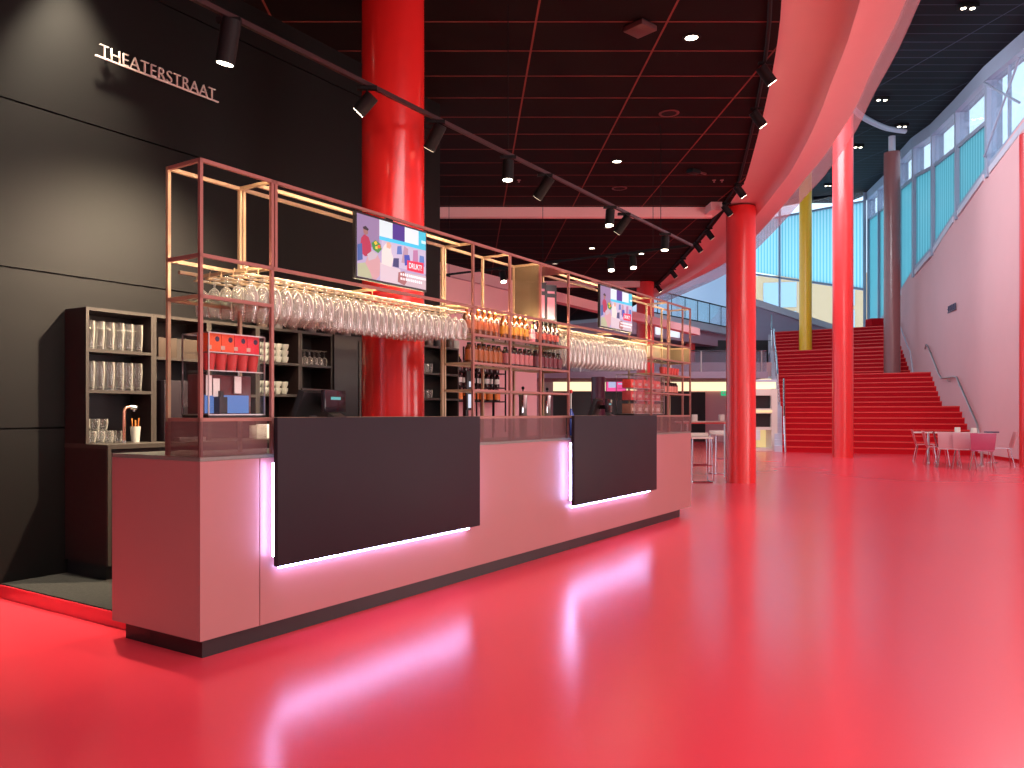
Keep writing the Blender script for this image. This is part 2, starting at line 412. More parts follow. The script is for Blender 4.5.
# pink soffit band
mb = MB(); rows = []
for a, b in zip(IN, OUT):
    c = a.lerp(b, 0.53)
    rows.append([mb.bm.verts.new(p) for p in (a+Vector((0, 0, 0.10)), c+Vector((0, 0, 0.07)), c+(b-a).normalized()*0.10+Vector((0, 0, -0.05)), b, b+Vector((0, 0, 1.5)), a+Vector((0, 0, 1.5)))])
for r0, r1 in zip(rows, rows[1:]):
    for k in range(6): mb.bm.faces.new((r0[k], r0[(k+1) % 6], r1[(k+1) % 6], r1[k]))
mb.bm.faces.new(rows[0]); mb.bm.faces.new(rows[-1][::-1])
struct(mb.build('ceiling_soffit', M['soffit'], ang=60))
# glass smoke curtain under the outer edge
mb = MB(); rows = []
for a, b, c in zip(OUT, OUT[1:]+[OUT[-1]*2-OUT[-2]], range(len(OUT))):
    t = (b-a).normalized(); n = Vector((t.y, -t.x, 0))*0.006
    rows.append([mb.bm.verts.new(p) for p in (a-n, a+n, a+n+Vector((0, 0, -0.27)), a-n+Vector((0, 0, -0.27)))])
for r0, r1 in zip(rows[2:-1], rows[3:-1]):
    for k in range(4): mb.bm.faces.new((r0[k], r0[(k+1) % 4], r1[(k+1) % 4], r1[k]))
tag(mb.build('smoke_curtain', M['curtain_glass']), 'thin clear glass strip hanging along the curved edge of the pink ceiling band', 'glass screen')
# void ceiling, high
mb = MB(); rows = []
for y in range(-12, 49, 4):
    rows.append([mb.bm.verts.new((x, y, void_z(y)+dz)) for x, dz in ((2.0, 0), (RX(y)+0.3, 0), (RX(y)+0.3, 0.3), (2.0, 0.3))])
for r0, r1 in zip(rows, rows[1:]):
    for k in range(4): mb.bm.faces.new((r0[k], r0[(k+1) % 4], r1[(k+1) % 4], r1[k]))
struct(mb.build('ceiling_high', M['void_ceiling'], smooth=False))
# right-hand pink wall, curved in plan
YS = [-12, -4, 3, 8, 12, 15, 17.5, 19.8, 21.2, 22.5, 24, 25.5, 26.5, 27.5, 28.4, 29.3, 30.4, 31.5, 32.4, 33.3, 35, 37, 39, 42, 45]
mb = MB(); rows = []
for y in YS:
    rows.append([mb.bm.verts.new(p) for p in ((RX(y), y, 0), (RX(y), y, interp(SILL, y)), (RX(y)+0.3, y, interp(SILL, y)), (RX(y)+0.3, y, 0))])
for r0, r1 in zip(rows, rows[1:]):
    for k in range(4): mb.bm.faces.new((r0[k], r0[(k+1) % 4], r1[(k+1) % 4], r1[k]))
struct(mb.build('wall_right', M['pink_wall'], ang=30))
mb = MB()
for a, b in zip(YS[4:12], YS[5:12]):
    mb.hexa([(RX(a)-0.02, a, 0), (RX(a), a, 0), (RX(b), b, 0), (RX(b)-0.02, b, 0), (RX(a)-0.02, a, 0.08), (RX(a), a, 0.08), (RX(b), b, 0.08), (RX(b)-0.02, b, 0.08)])
struct(mb.build('baseboard_right', M['stair']))

# glazing above the pink wall: each bay a window with frame and panes
bays = [8.0, 13.0, 18.2, RYpx(988), RYpx(957), RYpx(933), RYpx(914), RYpx(899.5), 35.3, 37.9, 40.8, 44.0]
for i, (a, b) in enumerate(zip(bays[1:], bays)):
    pa, pb = Vector((RX(a), a, 0)), Vector((RX(b), b, 0)); t = (pb-pa).normalized(); n = Vector((t.y, -t.x, 0))
    L = (pb-pa).length; rz = math.atan2(t.y, t.x)
    za, zb = interp(SILL, a), interp(SILL, b); ha, hb = void_z(a), void_z(b)
    root = thing('window_%d' % (i+1), 'tall window bay above the curved pink wall', 'window', pa, rz, kind='structure')
    for k in ('category', 'label'): del root[k]
    fr = MB()
    fr.box(-0.09, 0.10, -0.06, 0.32, za-0.25, ha-0.02)                       # deep mullion
    fr.hexa([(0, 0, za), (L, 0, zb), (L, 0.3, zb), (0, 0.3, za), (0, 0, za+0.14), (L, 0, zb+0.14), (L, 0.3, zb+0.14), (0, 0.3, za+0.14)])
    fr.hexa([(0, -0.1, ha-0.42), (L, -0.1, hb-0.42), (L, 0.3, hb-0.42), (0, 0.3, ha-0.42), (0, -0.1, ha), (L, -0.1, hb), (L, 0.3, hb), (0, 0.3, ha)])
    if i < 3: fr.box(L*0.32, L*0.32+0.07, 0.02, 0.09, min(za, zb), ha-0.3)
    fr.build('window_frame', M['mullion'], root, smooth=False)
    if i >= 3:
        ta, tb = ha-1.55, hb-1.55
        g = MB(); g.hexa([(0.1, 0.05, za+0.1), (L, 0.05, zb+0.1), (L, 0.08, zb+0.1), (0.1, 0.08, za+0.1), (0.1, 0.05, ta), (L, 0.05, tb), (L, 0.08, tb), (0.1, 0.08, ta)])
        g.build('ribbed_panel', M['turquoise'], root)
        g = MB(); g.hexa([(0.1, 0.0, ta), (L, 0.0, tb), (L, 0.14, tb), (0.1, 0.14, ta), (0.1, 0.0, ta+0.12), (L, 0.0, tb+0.12), (L, 0.14, tb+0.12), (0.1, 0.14, ta+0.12)])
        g.build('transom', M['mullion'], root)
        z0a, z0b = ta+0.1, tb+0.1
    else:
        z0a, z0b = za+0.1, zb+0.1
        if i == 2:
            g = MB(); g.tube([(0.1, -0.12, za+0.3), (L*0.6, -0.12, hb-0.4)], 0.03); g.tube([(L*0.6, -0.12, zb+0.2), (0.1, -0.12, ha-0.5)], 0.03)
            g.build('cross_brace', M['mullion'], root)
    g = MB(); g.hexa([(0.1, 0.05, z0a), (L, 0.05, z0b), (L, 0.06, z0b), (0.1, 0.06, z0a), (0.1, 0.05, ha-0.4), (L, 0.05, hb-0.4), (L, 0.06, hb-0.4), (0.1, 0.06, ha-0.4)])
    g.build('window_glass', M['window_glass'], root)
    # shadow-gap ledge under the sill
    mbx = MB(); mbx.hexa([(0.2, -0.05, za-0.2), (L*0.9, -0.05, za-0.2+(zb-za)*0.9), (L*0.9, 0.02, za-0.2+(zb-za)*0.9), (0.2, 0.02, za-0.2), (0.2, -0.05, za-0.02), (L*0.9, -0.05, za-0.02+(zb-za)*0.9), (L*0.9, 0.02, za-0.02+(zb-za)*0.9), (0.2, 0.02, za-0.02)])
    mbx.build('window_sill', M['lavender'], root, smooth=False)

# far facade behind the stairs, an oblique glazed plane
FA, FB = Vector((at(866, 0, 44.0).x, 44.0)), Vector((at(640, 0, 52.0).x, 52.0))
fdir = (FB-FA).normalized(); fn = Vector((-fdir.y, fdir.x))
if fn.y < 0: fn = -fn
def fac(px, py):
    r = (px-CX)/F                                     # ray (r*Y, Y) meets the line FA + t*fdir
    den = r*fdir.y-fdir.x
    t = (FA.x-r*FA.y)/den
    p = FA+fdir*t
    return Vector((p.x, p.y, CZ-(py-CY)*p.y/F))
def fpoly(name, pts, m, th=0.08, off=0.0, parent=None):
    mb = MB(); o3 = fn.to_3d()
    mb.prism([fac(*p)+o3*off for p in pts], o3*th)
    return mb.build(name, m, parent, smooth=False)
rz_f = math.atan2(fdir.y, fdir.x)
root = thing('window_12', '', '', (FA.x, FA.y, 0), rz_f, kind='structure')
for k in ('category', 'label'): del root[k]
inv = Matrix.Rotation(-rz_f, 4, 'Z') @ Matrix.Translation((-FA.x, -FA.y, 0))
def fpart(name, pts, m, th=0.08, off=0.0):
    mb = MB(); o3 = fn.to_3d()
    mb.prism([inv @ (fac(*p)+o3*off) for p in pts], (inv.to_3x3() @ o3)*th)
    return mb.build(name, m, root, smooth=False)
fpart('ribbed_panel', [(866, 289.5), (700, 263), (700, 232), (866, 200.5)], M['pale_rib'])
fpart('frosted_panel', [(757, 335), (640, 335), (640, 240), (757, 225)], M['frosted'], 0.08, -0.3)
fpart('window_glass', [(866, 340), (757, 330), (757, 272), (866, 289)], M['window_glass'], 0.03)
fpart('window_glass', [(866, 200), (757, 225), (757, 215), (866, 188)], M['window_glass'], 0.03)
for a, b, y0, y1 in ((779, 780.5, 205, 318), (863.5, 866, 180, 335)):
    fpart('mullion', [(a, y1), (b, y1), (b, y0), (a, y0)], M['mullion'], 0.2, -0.1)
fpart('transom', [(866, 291), (755, 275.3), (755, 273.6), (866, 288.6)], M['mullion'], 0.2, -0.1)
fpart('transom', [(866, 202.0), (775, 219.0), (775, 217.2), (866, 200.2)], M['mullion'], 0.2, -0.1)
fpart('window_head', [(866, 190), (740, 214), (740, 150), (866, 150)], M['void_ceiling'], 0.2, -0.05)
# sloping lavender parapet under it
mb = MB(); 
pts = [at(750, 297, 41), at(845, 328, 41), at(845, 334, 41), at(750, 304, 41)]
mb.prism(pts, (0, 0.4, 0)); struct(mb.build('trim_6', M['lavender']))
mb = MB(); pts = [at(750, 304, 41.2), at(845, 334, 41.2), at(845, 345, 41.2), at(750, 350, 41.2)]
mb.prism(pts, (0, 0.3, 0)); struct(mb.build('wall_parapet', mat('mauve_grey_paint', (0.34, 0.30, 0.42), 0.6)))
# neighbouring building outside
b0 = thing('office_building', 'beige stone building with blue windows seen outside through the far glazing', 'building', (33, 78, 0), math.radians(-12))
bp_('wall', M['brick'], b0, (-16, 22, 0, 8, 0, 14.5))
bp_('wall', M['lavender'], b0, (-34, -15, 1, 8, 0, 15))
for x0, x1 in ((-7.6, -5.6), (-4.4, -1.4), (2.9, 3.8)):
    for z0 in (4.2, 8.6, 11.4):
        bp_('window', M['sky_window'], b0, (x0, x1, -0.1, 0.3, z0, z0+2.4))

# ------------------------------------------------------------------ columns
def column(name, x, y, z0, z1, r, m, label):
    o = MB().lathe([(r, 0), (r, z1-z0)], 48).build(name, m, loc=(x, y, z0))
    return tag(o, label, 'column', kind='thing')
column('red_column', (393-CX)*6.5/F, 6.5, 0, 5.09, 0.25, M['red_column'], 'thick glossy red column rising through the bar beside the first screen')
column('red_column', 4.84, 14.4, 0, HC+0.05, 0.25, M['satin_red'], 'red round column on the open floor just past the bar end')
column('red_column', 10.33, 22.4, 0, void_z(22.2), 0.265, M['satin_red'], 'tall slim red column standing in front of the red stairs')
column('red_column', 4.88, 22.3, 0, HC, 0.235, M['satin_red'], 'red column partly hidden behind the far end of the bar rack')
column('shaded_red_column', 4.83, 30.0, 0, 2.55, 0.25, mat('shaded_red_lacquer', (0.10, 0.012, 0.03), 0.4), 'red column coloured dark for shade below the hanging glasses of the second rack')  # next red column of the row, its shade put into the colour
column('red_column', 10.4, 38.0, 0, 4.9, 0.23, M['satin_red'], 'short red column far back under the upper gallery')

# ------------------------------------------------------------------ stairs
R_ = 0.18
Rk = {1: 23.4, 8: 25.5, 9: 27.5, 15: 29.3, 16: 31.5, 22: 33.3, 23: 35.3, 29: 37.1}
Lk = {1: 25.6, 8: 27.9, 9: 29.7, 15: 32.2, 16: 34.0, 22: 36.2, 23: 38.2, 29: 40.2}
Lp = {1: 782.3, 8: 782.0, 9: 780.5, 15: 778.4, 16: 777.6, 22: 776.0, 23: 773.6, 29: 773.3}
def tb(d): return sorted(d.items())
st = thing('staircase', 'wide red carpeted staircase with landings climbing to the upper level', 'staircase', flr(850, 455))
nose, risers = MB(), MB()
stairL, stairR = [], []
for k in range(1, 30):
    yr, yl = interp(tb(Rk), k), interp(tb(Lk), k); lx = (interp(tb(Lp), k)-CX)*yl/F
    stairR.append(Vector((RX(yr)+0.02, yr, k*R_))); stairL.append(Vector((lx, yl, k*R_)))
stairR.append(Vector((RX(44)+0.0, 44, 29*R_))); stairL.append(Vector((19.0, 46.5, 29*R_)))
for k in range(29):
    l, r, l2, r2 = stairL[k].copy(), stairR[k].copy(), stairL[k+1].copy(), stairR[k+1].copy()
    z = l.z; z0 = max(0.0, z-R_-0.4)
    fd = (l2-l); fd.z = 0
    if k < 28: e = 0.02
    else: e = 0
    l2.z = r2.z = z
    risers.hexa([(l.x, l.y, z0), (r.x, r.y, z0), (r2.x, r2.y, z0), (l2.x, l2.y, z0), l, r, r2, l2])
    dvec = (r-l).normalized(); nv = Vector((dvec.y, -dvec.x, 0))*0.012
    nose.hexa([l+nv-Vector((0, 0, .035)), r+nv-Vector((0, 0, .035)), r-nv-Vector((0, 0, .035)), l-nv-Vector((0, 0, .035)),
               l+nv+Vector((0, 0, .004)), r+nv+Vector((0, 0, .004)), r-nv*3+Vector((0, 0, .004)), l-nv*3+Vector((0, 0, .004))])
sl = -Vector(st.location)
for mbx, nm, mm in ((risers, 'steps', M['stair']), (nose, 'nosing', M['nosing'])):
    bmesh.ops.translate(mbx.bm, vec=sl, verts=mbx.bm.verts); mbx.build(nm, mm, st, smooth=False)
# closed left flank of the stairs
mb = MB()
for a, b in zip(stairL[:-2], stairL[1:-1]):
    mb.hexa([(a.x-0.25, a.y, 0), (a.x, a.y, 0), (b.x, b.y, 0), (b.x-0.25, b.y, 0), (a.x-0.25, a.y, a.z+0.02), (a.x, a.y, a.z+0.02), (b.x, b.y, a.z+0.02), (b.x-0.25, b.y, a.z+0.02)])
bmesh.ops.translate(mb.bm, vec=sl, verts=mb.bm.verts)
mb.build('side_stringer', M['lavender'], st, smooth=False)
# column bases stand on the landings
Yg = 30.8; column('brown_column', (892-CX)*Yg/F, Yg, 15*R_+0.005, 11.06, 0.285, M['brown_column'], 'mauve brown column standing on the second stair landing')
o = MB().lathe([(0.12, 0), (0.12, void_z(30.7)-11.06)], 24).build('steel_post', M['lavender'], loc=((892-CX)*Yg/F, Yg, 11.06)); tag(o, 'short pale post between the mauve brown column and the high ceiling', 'post', kind='thing')
Yy = 36.4; column('yellow_column', (805.5-CX)*Yy/F, Yy, 22*R_+0.005, void_z(37.7), 0.265, M['yellow_column'], 'yellow column standing on the top landing of the red stairs')
o = MB().lathe([(0.25, 0), (0.25, 7.6)], 32).build('red_column', M['satin_red'], loc=((1021.3-CX)*18.6/F+0.25, 18.6, 0)); tag(o, 'red column cut off by the photo edge in front of the pink wall', 'column', kind='thing')
# red box at the top of the stairs
o = MB(); p = at(879, 326, 38.2); o.box(p.x-0.35, p.x+0.4, 38.2, 38.8, 29*R_, 29*R_+0.45)
tag(o.build('red_bench', M['stair'], bevel=0.02), 'small red block seat at the head of the stairs', 'bench')
# handrails
def rail(name, label, pts, r, m, drops):
    root = thing(name, label, 'handrail', pts[0])
    o0 = Vector(pts[0])
    MB().tube([Vector(p)-o0 for p in pts], r).build('rail', m, root)
    for d in drops:
        MB().tube([Vector(p)-o0 for p in d], r*0.7, 6).build('bracket', m, root)
    return root
rp = [(RX(yy)-0.1, yy, zz_) for yy, zz_ in ((22.6, 0.05), (23.1, 0.9), (23.4, 1.08), (25.5, 2.34), (25.8, 2.36), (27.2, 2.38), (27.5, 2.52), (29.3, 3.6), (29.5, 3.7), (29.6, 3.55))]
rail('handrail', 'grey metal handrail following the lower stair flights on the pink wall', rp, 0.03, M['steel'],
     [[(RX(y)-0.1, y, z), (RX(y)-0.1, y, z-0.1), (RX(y)+0.01, y, z-0.12)] for y, z in ((23.9, 1.38), (25.2, 2.16), (26.5, 2.37), (28.0, 2.82), (29.1, 3.48))])
rp = [(RX(y)-0.1, y, z) for y, z in ((30.9, 2.75), (31.2, 3.6), (31.5, 3.8), (33.3, 4.9), (34, 5.0))]
rail('handrail', 'thin handrail of the upper stair flight just behind the mauve brown column', rp, 0.025, M['lavender'], [[(RX(32.4)-0.1, 32.4, 4.3), (RX(32.4)+0.01, 32.4, 4.2)]])
def lrail(off, h, k0, k1, label):
    pts = []
    for k in range(k0, k1+1):
        p = stairL[k-1]; pts.append(p+Vector((off, 0, h)))
    pts = [stairL[k0-1]+Vector((off, -0.1, 0.0-(0.18 if k0 == 1 else 0)))]+pts
    drops = [[stairL[k-1]+Vector((off, 0, h)), stairL[k-1]+Vector((off, 0, -0.02))] for k in range(k0+2, k1+1, 4)]
    rail('handrail', label, pts, 0.028, M['chrome'], drops)
lrail(0.06, 0.95, 1, 8, 'silver tube handrail along the lowest flight beside the cream serving unit')
lrail(-0.1, 1.0, 9, 28, 'silver tube handrail along the upper flights on the gallery side of the stairs')

# ------------------------------------------------------------------ far hall below the mezzanine
YW = 35.0
struct(MB().box(-6, (781-CX)*YW/F-0.4, YW, YW+0.3, 0, 3.4).build('wall_far', M['pink_wall']))
dk = thing('bar_opening', 'wide black serving hatch in the far pink wall below the light band', 'hatch', at(620, 413, YW))
xa, xb = (553-620)*YW/F, (690-620)*YW/F
bp_('frame', M['black'], dk, (xa, xb, -0.06, -0.01, -CZ, 0.93))
bp_('shelf', M['cab_edge'], dk, (xa+0.2, xb-0.2, -0.09, -0.06, -0.25, -0.2))
o = MB().box((690.5-CX)*YW/F, (705-CX)*YW/F, YW-0.05, YW+0.01, 0, 2.12); o.box((695-CX)*YW/F, (704-CX)*YW/F, YW-0.06, YW, 2.02, 2.06); struct(o.build('door_1', M['black']))
root = thing('light_band', 'long glowing warm light band above the far serving hatch', 'light', at(620, 391, YW))
x0, x1 = (553-620)*YW/F, (776-620)*YW/F
bp_('diffuser', M['cove'], root, (x0, x1, -0.10, -0.02, 0.0, 0.52))
bp_('housing', M['lavender'], root, (x0-0.05, x1+0.05, -0.12, -0.0, 0.52, 0.62))
o = MB(); q = at(549, 391, YW); o.box(q.x-0.17, q.x+0.17, YW-0.1, YW+0.0, 2.0, 2.75); tag(o.build('wall_panel', M['cream'], bevel=0.01), 'small cream wall panel beside the start of the far light band', 'panel')
o = thing('advert_screen', 'glowing magenta advertising screen far back beside the shaded red column', 'screen', at(616, 383.5, YW-0.12))
bp_('bezel', M['black'], o, (-0.44, 0.44, -0.02, 0.05, -0.36, 0.36))
bp_('display', emit('magenta_screen', (1.0, 0.10, 0.35), 0.9), o, (-0.41, 0.41, -0.03, -0.02, -0.33, 0.33))
bp_('picture', emit('cyan_screen', (0.55, 0.62, 0.9), 0.8), o, (-0.33, 0.0, -0.036, -0.03, -0.18, 0.26), (0.08, 0.38, -0.036, -0.03, -0.05, 0.02), (0.08, 0.38, -0.036, -0.03, 0.08, 0.14))
o = thing('exit_sign', 'small green exit sign on the far pink wall', 'sign', at(724, 393, YW-0.03))
bp_('panel', emit('exit_green', (0.02, 0.6, 0.25), 0.9), o, (-0.12, 0.12, -0.03, 0.02, -0.11, 0.11))
bp_('pictogram', M['white'], o, (-0.07, 0.0, -0.036, -0.03, -0.05, 0.05), (0.03, 0.08, -0.036, -0.03, -0.02, 0.02))
# mezzanine edge with glass balustrade
YM = 31.0
struct(MB().box(-6, (768-CX)*YM/F, YM, YW+6, 2.55, 2.80).build('floor_mezzanine', mat('mauve_slab', (0.42, 0.28, 0.36), 0.6)))
struct(MB().box(-6, (772-CX)*39.5/F, 39.5, 39.8, 2.8, 4.75).build('wall_mezzanine', mat('near_black_mezzanine', (0.02, 0.014, 0.018), 0.6)))
bl = thing('balustrade', 'glass balustrade with thin steel rail along the mezzanine edge', 'balustrade', (0, YM+0.05, 2.8))
X1 = (767-CX)*YM/F
bp_('glass_panel', M['rail_glass'], bl, (1.5, X1, 0, 0.03, 0.0, 0.75))
MB().tube([(1.5, 0.015, 0.80), (X1, 0.015, 0.80)], 0.025).build('rail', M['chrome'], bl)
for i in range(9):
    x = 2.0+i*1.15; bp_('post', M['steel'], bl, (x, x+0.04, -0.02, 0.05, 0, 0.8))
# upper gallery with slim black rail, running parallel to the bar
g0, g1 = Vector(((640-CX)*33.0/F, 33.0)), Vector(((775-CX)*44.5/F, 44.5))
gt = (g1-g0).normalized(); GL = (g1-g0).length; grz = math.atan2(gt.y, gt.x)
gal = bpy.data.objects.new('floor_gallery', None); C.objects.link(gal); gal.location = (g0.x, g0.y, 0); gal.rotation_euler = (0, 0, grz); gal['kind'] = 'structure'
bp_('floor_gallery', M['lavender'], gal, (0, GL, 0, 3.5, 5.05, 5.38))
bp_('fascia', mat('pink_mauve_fascia', (0.52, 0.28, 0.36), 0.5), gal, (0, GL, 0.3, 3.4, 4.45, 5.05))
wl = emit('lit_gallery_window', (0.86, 0.92, 1.0), 0.9)
lw_ = thing('gallery_windows', 'pale lit strip windows set into the mauve gallery front', 'window', (g0.x, g0.y, 4.75), grz)
for a, b in ((0.6, 0.95), (1.9, 2.5), (3.2, 4.1)): bp_('window', wl, lw_, (a, b, 0.26, 0.3, -0.18, 0.16))
gb = thing('balustrade', 'slim black rail with thin posts on the pale upper gallery', 'balustrade', (g0.x, g0.y, 5.38), grz)
MB().tube([(0, 0.1, 1.0), (GL, 0.1, 1.0)], 0.03).build('rail', M['black_metal'], gb)
MB().tube([(0, 0.1, 0.04), (GL, 0.1, 0.04)], 0.04).build('rail', M['black_metal'], gb)
bp_('glass_panel', M['window_glass'], gb, (0, GL, 0.12, 0.14, 0.06, 0.98))
for i in range(12):
    x = 0.4+i*1.3; MB().tube([(x, 0.1, 0), (x, 0.1, 1.0)], 0.018).build('post', M['black_metal'], gb)

# cream serving unit beside the stairs
YU = 26.3
su = thing('serving_unit', 'cream serving unit with two dark hatches and a lit lower niche left of the stairs', 'cabinet', ((766-CX)*YU/F, YU, 0))
def ux(px): return (px-766)*YU/F
def uz(py): return CZ-(py-CY)*YU/F
L_, R2 = ux(748), ux(777.5)
bp_('frame', M['cream'], su, (L_, ux(771.4), 0.05, 0.84, uz(430), uz(427)), (L_, ux(771.4), 0.0, 0.84, uz(413.5), uz(408.5)), (L_, ux(771.4), 0.0, 0.84, uz(395.5), uz(389)), (ux(771.5), R2, 0.0, 0.84, 0.0, uz(389)), (L_, ux(771.4), 0.0, 0.84, 0.0, 0.1), (L_, R2, 0.85, 0.9, 0, uz(389)), bevel=0.0)
bp_('hatch', M['black'], su, (L_, ux(771.5), 0.12, 0.2, uz(408.5), uz(395.5)))
bp_('hatch', M['black'], su, (L_, ux(771.5), 0.12, 0.2, uz(427), uz(413.5)))
bp_('light_strip', M['cove'], su, (L_, ux(776), 0.02, 0.09, uz(388.5), uz(382)))
bp_('light_strip', emit('soft_warm_strip', (1.0, 0.8, 0.42), 0.7), su, (L_, ux(772), -0.02, 0.0, uz(412.6), uz(410.2)))
bp_('niche', emit('lit_niche', (1.0, 0.78, 0.35), 0.55), su, (ux(762), ux(771.5), 0.5, 0.55, 0.1, uz(430)))
bp_('niche_door', M['white'], su, (ux(756), ux(760.5), 0.02, 0.06, 0.35, uz(430)))
bp_('roof', M['lavender'], su, (L_, ux(776.5), -0.05, 0.9, uz(382), uz(379.5)))

# ------------------------------------------------------------------ platform behind the bar
pf = bpy.data.objects.new('floor_platform', None); C.objects.link(pf); pf.location = bw(0, 0); pf.rotation_euler = (0, 0, TH); pf['kind'] = 'structure'
bp_('floor_platform', M['floor'], pf, (0.14, 7.0, 0.70, 2.27, 0.0, 0.085))
bp_('matting', M['carpet'], pf, (0.15, 7.0, 0.70, 2.27, 0.085, 0.093))

# ------------------------------------------------------------------ bar counter
BL = 7.05
bar = thing('bar_counter', 'long rose panelled bar counter with two black panels and glowing edges', 'bar counter', bw(0, 0), TH)
S1 = sd(277, -0.08)
mb = MB()
mb.box(0.0, S1-0.05, 0, 0.03, 0.1, 0.985); mb.box(S1-0.044, BL, 0, 0.03, 0.1, 0.985)
mb.build('front_panel', M['body'], bar)
bp_('end_panel', M['body'], bar, (0.0, 0.03, 0.031, 0.75, 0.1, 0.985))
bp_('end_panel', M['body'], bar, (BL-0.03, BL, 0.031, 0.55, 0.1, 0.985))
bp_('back_panel', M['black'], bar, (0.45, BL-0.04, 0.48, 0.50, 0.1, 0.95), (0.03, 0.45, 0.72, 0.75, 0.1, 0.95))
bp_('plinth', M['black'], bar, (0.05, BL-0.25, 0.05, 0.08, 0, 0.0999), (0.05, 0.08, 0.08, 0.70, 0, 0.0999), (BL-0.28, BL-0.25, 0.08, 0.48, 0, 0.0999), (0.05, BL-0.3, 0.45, 0.48, 0, 0.0999))
mb = MB(); mb.box(0.002, 0.47, 0.003, 0.75, 0.986, 1.006); mb.box(0.47, BL-0.002, 0.003, 0.545, 0.986, 1.006)
mb.build('worktop', M['worktop'], bar)
P1 = (S1, sd(479.5, -0.08)); P2 = (sd(574, -0.08), sd(656.4, -0.08))
for a, b in (P1, P2):
    pn = bp_('black_panel', M['black_panel'], bar, (a, b, -0.085, -0.055, 0.412, 1.20), bevel=0.002)
    pn['label'] = 'black panel'
    bp_('panel_bracket', M['black'], bar, (a+0.12, b-0.12, -0.055, -0.001, 0.52, 1.19))
    bp_('led_strip', M['led_white'], bar, (a+0.008, a+0.020, -0.050, -0.034, 0.46, 0.96))
    bp_('led_strip', M['led_white'], bar, (b-0.03, b-0.02, -0.045, -0.012, 0.46, 0.96))
    bp_('led_strip', M['led_white'], bar, (a+0.06, b-0.06, -0.034, -0.020, 0.390, 0.400))

# ------------------------------------------------------------------ the open rack on the counter
RD, B2 = 0.275, 0.018
ZT, ZM, ZS = 2.48, 2.012, (1.20, 1.40, 1.60, 1.81)
rk = thing('bar_rack', 'tall open rose metal rack with shelves standing on the bar counter', 'rack', bw(0, 0, 1.0065), TH)
def rbar(name, p, q, m=None, w_=B2):
    p, q = Vector(p), Vector(q); p.z -= 1.0065; q.z -= 1.0065
    return MB().bar(p, q, w_).build(name, m or M['rose_metal'], rk, smooth=False)
h = B2/2
def fpost(s, z0=1.0065, z1=ZT): rbar('post', (s+h, h, z0), (s+h, h, z1))
def bpost(s, z0=1.0065, z1=ZT): rbar('post', (s+h, RD-h, z0), (s+h, RD-h, z1), M['brass_metal'])
SA, SB, S3, S4, S5, S6, S7, S8 = sd(271.5, 0), sd(474.7, 0)-0.02, sd(510.3, 0), sd(540.6, 0), sd(568.8, 0), sd(651.8, 0), sd(668.4, 0), sd(683, 0)
for s in (0.0, SA, SB, S3, S4, S5, S6, S7, S8, BL-B2):
    fpost(s); bpost(s)
fpost(SA+0.026, ZM); bpost(SA+0.026, ZM); bpost(SB-0.03)
for z in (ZT, ZM, ZS[0]):
    rbar('rail', (0, h, z-h), (BL, h, z-h)); rbar('rail', (0, RD-h, z-h), (BL, RD-h, z-h), M['brass_metal'])
    for s in (0.0, SA, SB, S3, S4, S5, S6, S7, BL-B2):
        rbar('rail', (s+h, B2, z-h), (s+h, RD-B2, z-h), M['rose_metal'] if s == 0 else M['brass_metal'])
rbar('rail', (SA, 0.13, ZT-h), (SB, 0.13, ZT-h), M['brass_metal']); rbar('rail', (S5, 0.13, ZT-h), (S6, 0.13, ZT-h), M['brass_metal'])
def shelf(s0, s1, z, m=None):
    rbar('rail', (s0, h, z-h), (s1, h, z-h)); rbar('rail', (s0, RD-h, z-h), (s1, RD-h, z-h), M['brass_metal'])
    for s in (s0, s1-B2): rbar('rail', (s+h, B2, z-h), (s+h, RD-B2, z-h), M['brass_metal'])
    bp_('shelf', m or M['shelf_glass'], rk, (s0+0.01, s1-0.01, 0.012, RD-0.012, z-1.0065-0.008, z-1.0065-0.001))
shelf(0, SA, ZS[3])
for z in ZS[1:]: shelf(SB, S5, z)
for z in (1.45, 1.66, 1.83): shelf(S6, BL, z)
# warm strips under the front rails
def led(s0, s1, z, y=0.0205):
    o = bp_('led_strip', M['led_warm'] if z < 2.2 else M['led_warm_top'], rk, (s0, s1, y-0.0024, y+0.0024, z-1.0065-0.012, z-1.0065)); return o
for z in (ZT, ZM):
    for s0, s1 in ((0.03, SA-0.02), (SA+0.06, SB-0.05), (SB+0.04, S5-0.02), (S5+0.03, S6-0.02), (S6+0.03, BL-0.04)):
        led(s0, s1, z-0.002)

# perforated band at the foot of the rack
for a, b in ((0.0, P1[0]-0.002), (P1[1]+0.002, P2[0]-0.002), (P2[1]+0.002, BL)):
    bp_('mesh_panel', M['mesh'], rk, (a, b, -0.004, -0.001, 0.002, ZS[0]-1.0065-B2))
bp_('mesh_panel', M['mesh'], rk, (-0.004, -0.001, 0.0, RD, 0.002, ZS[0]-1.0065-B2))
bp_('mesh_panel', M['mesh_tan'], rk, (S4+0.007, S4+0.010, B2, RD-B2, ZM-1.0065, ZT-1.0065-B2))
bp_('mesh_panel', M['mesh_tan'], rk, (S6+0.15, BL-0.03, RD-0.004, RD-0.001, 1.83-1.0065, ZM-1.0065-B2))
bp_('mesh_panel', M['mesh_tan'], rk, (BL-0.012, BL-0.009, B2, RD-B2, 1.83-1.0065, ZM-1.0065-B2))
bp_('top_panel', flat('smoked_red_panel', (0.12, 0.03, 0.025), 0.3), rk, (S4+0.02, S5-0.01, 0.02, RD-0.02, ZT-1.0065-B2-0.006, ZT-1.0065-B2))
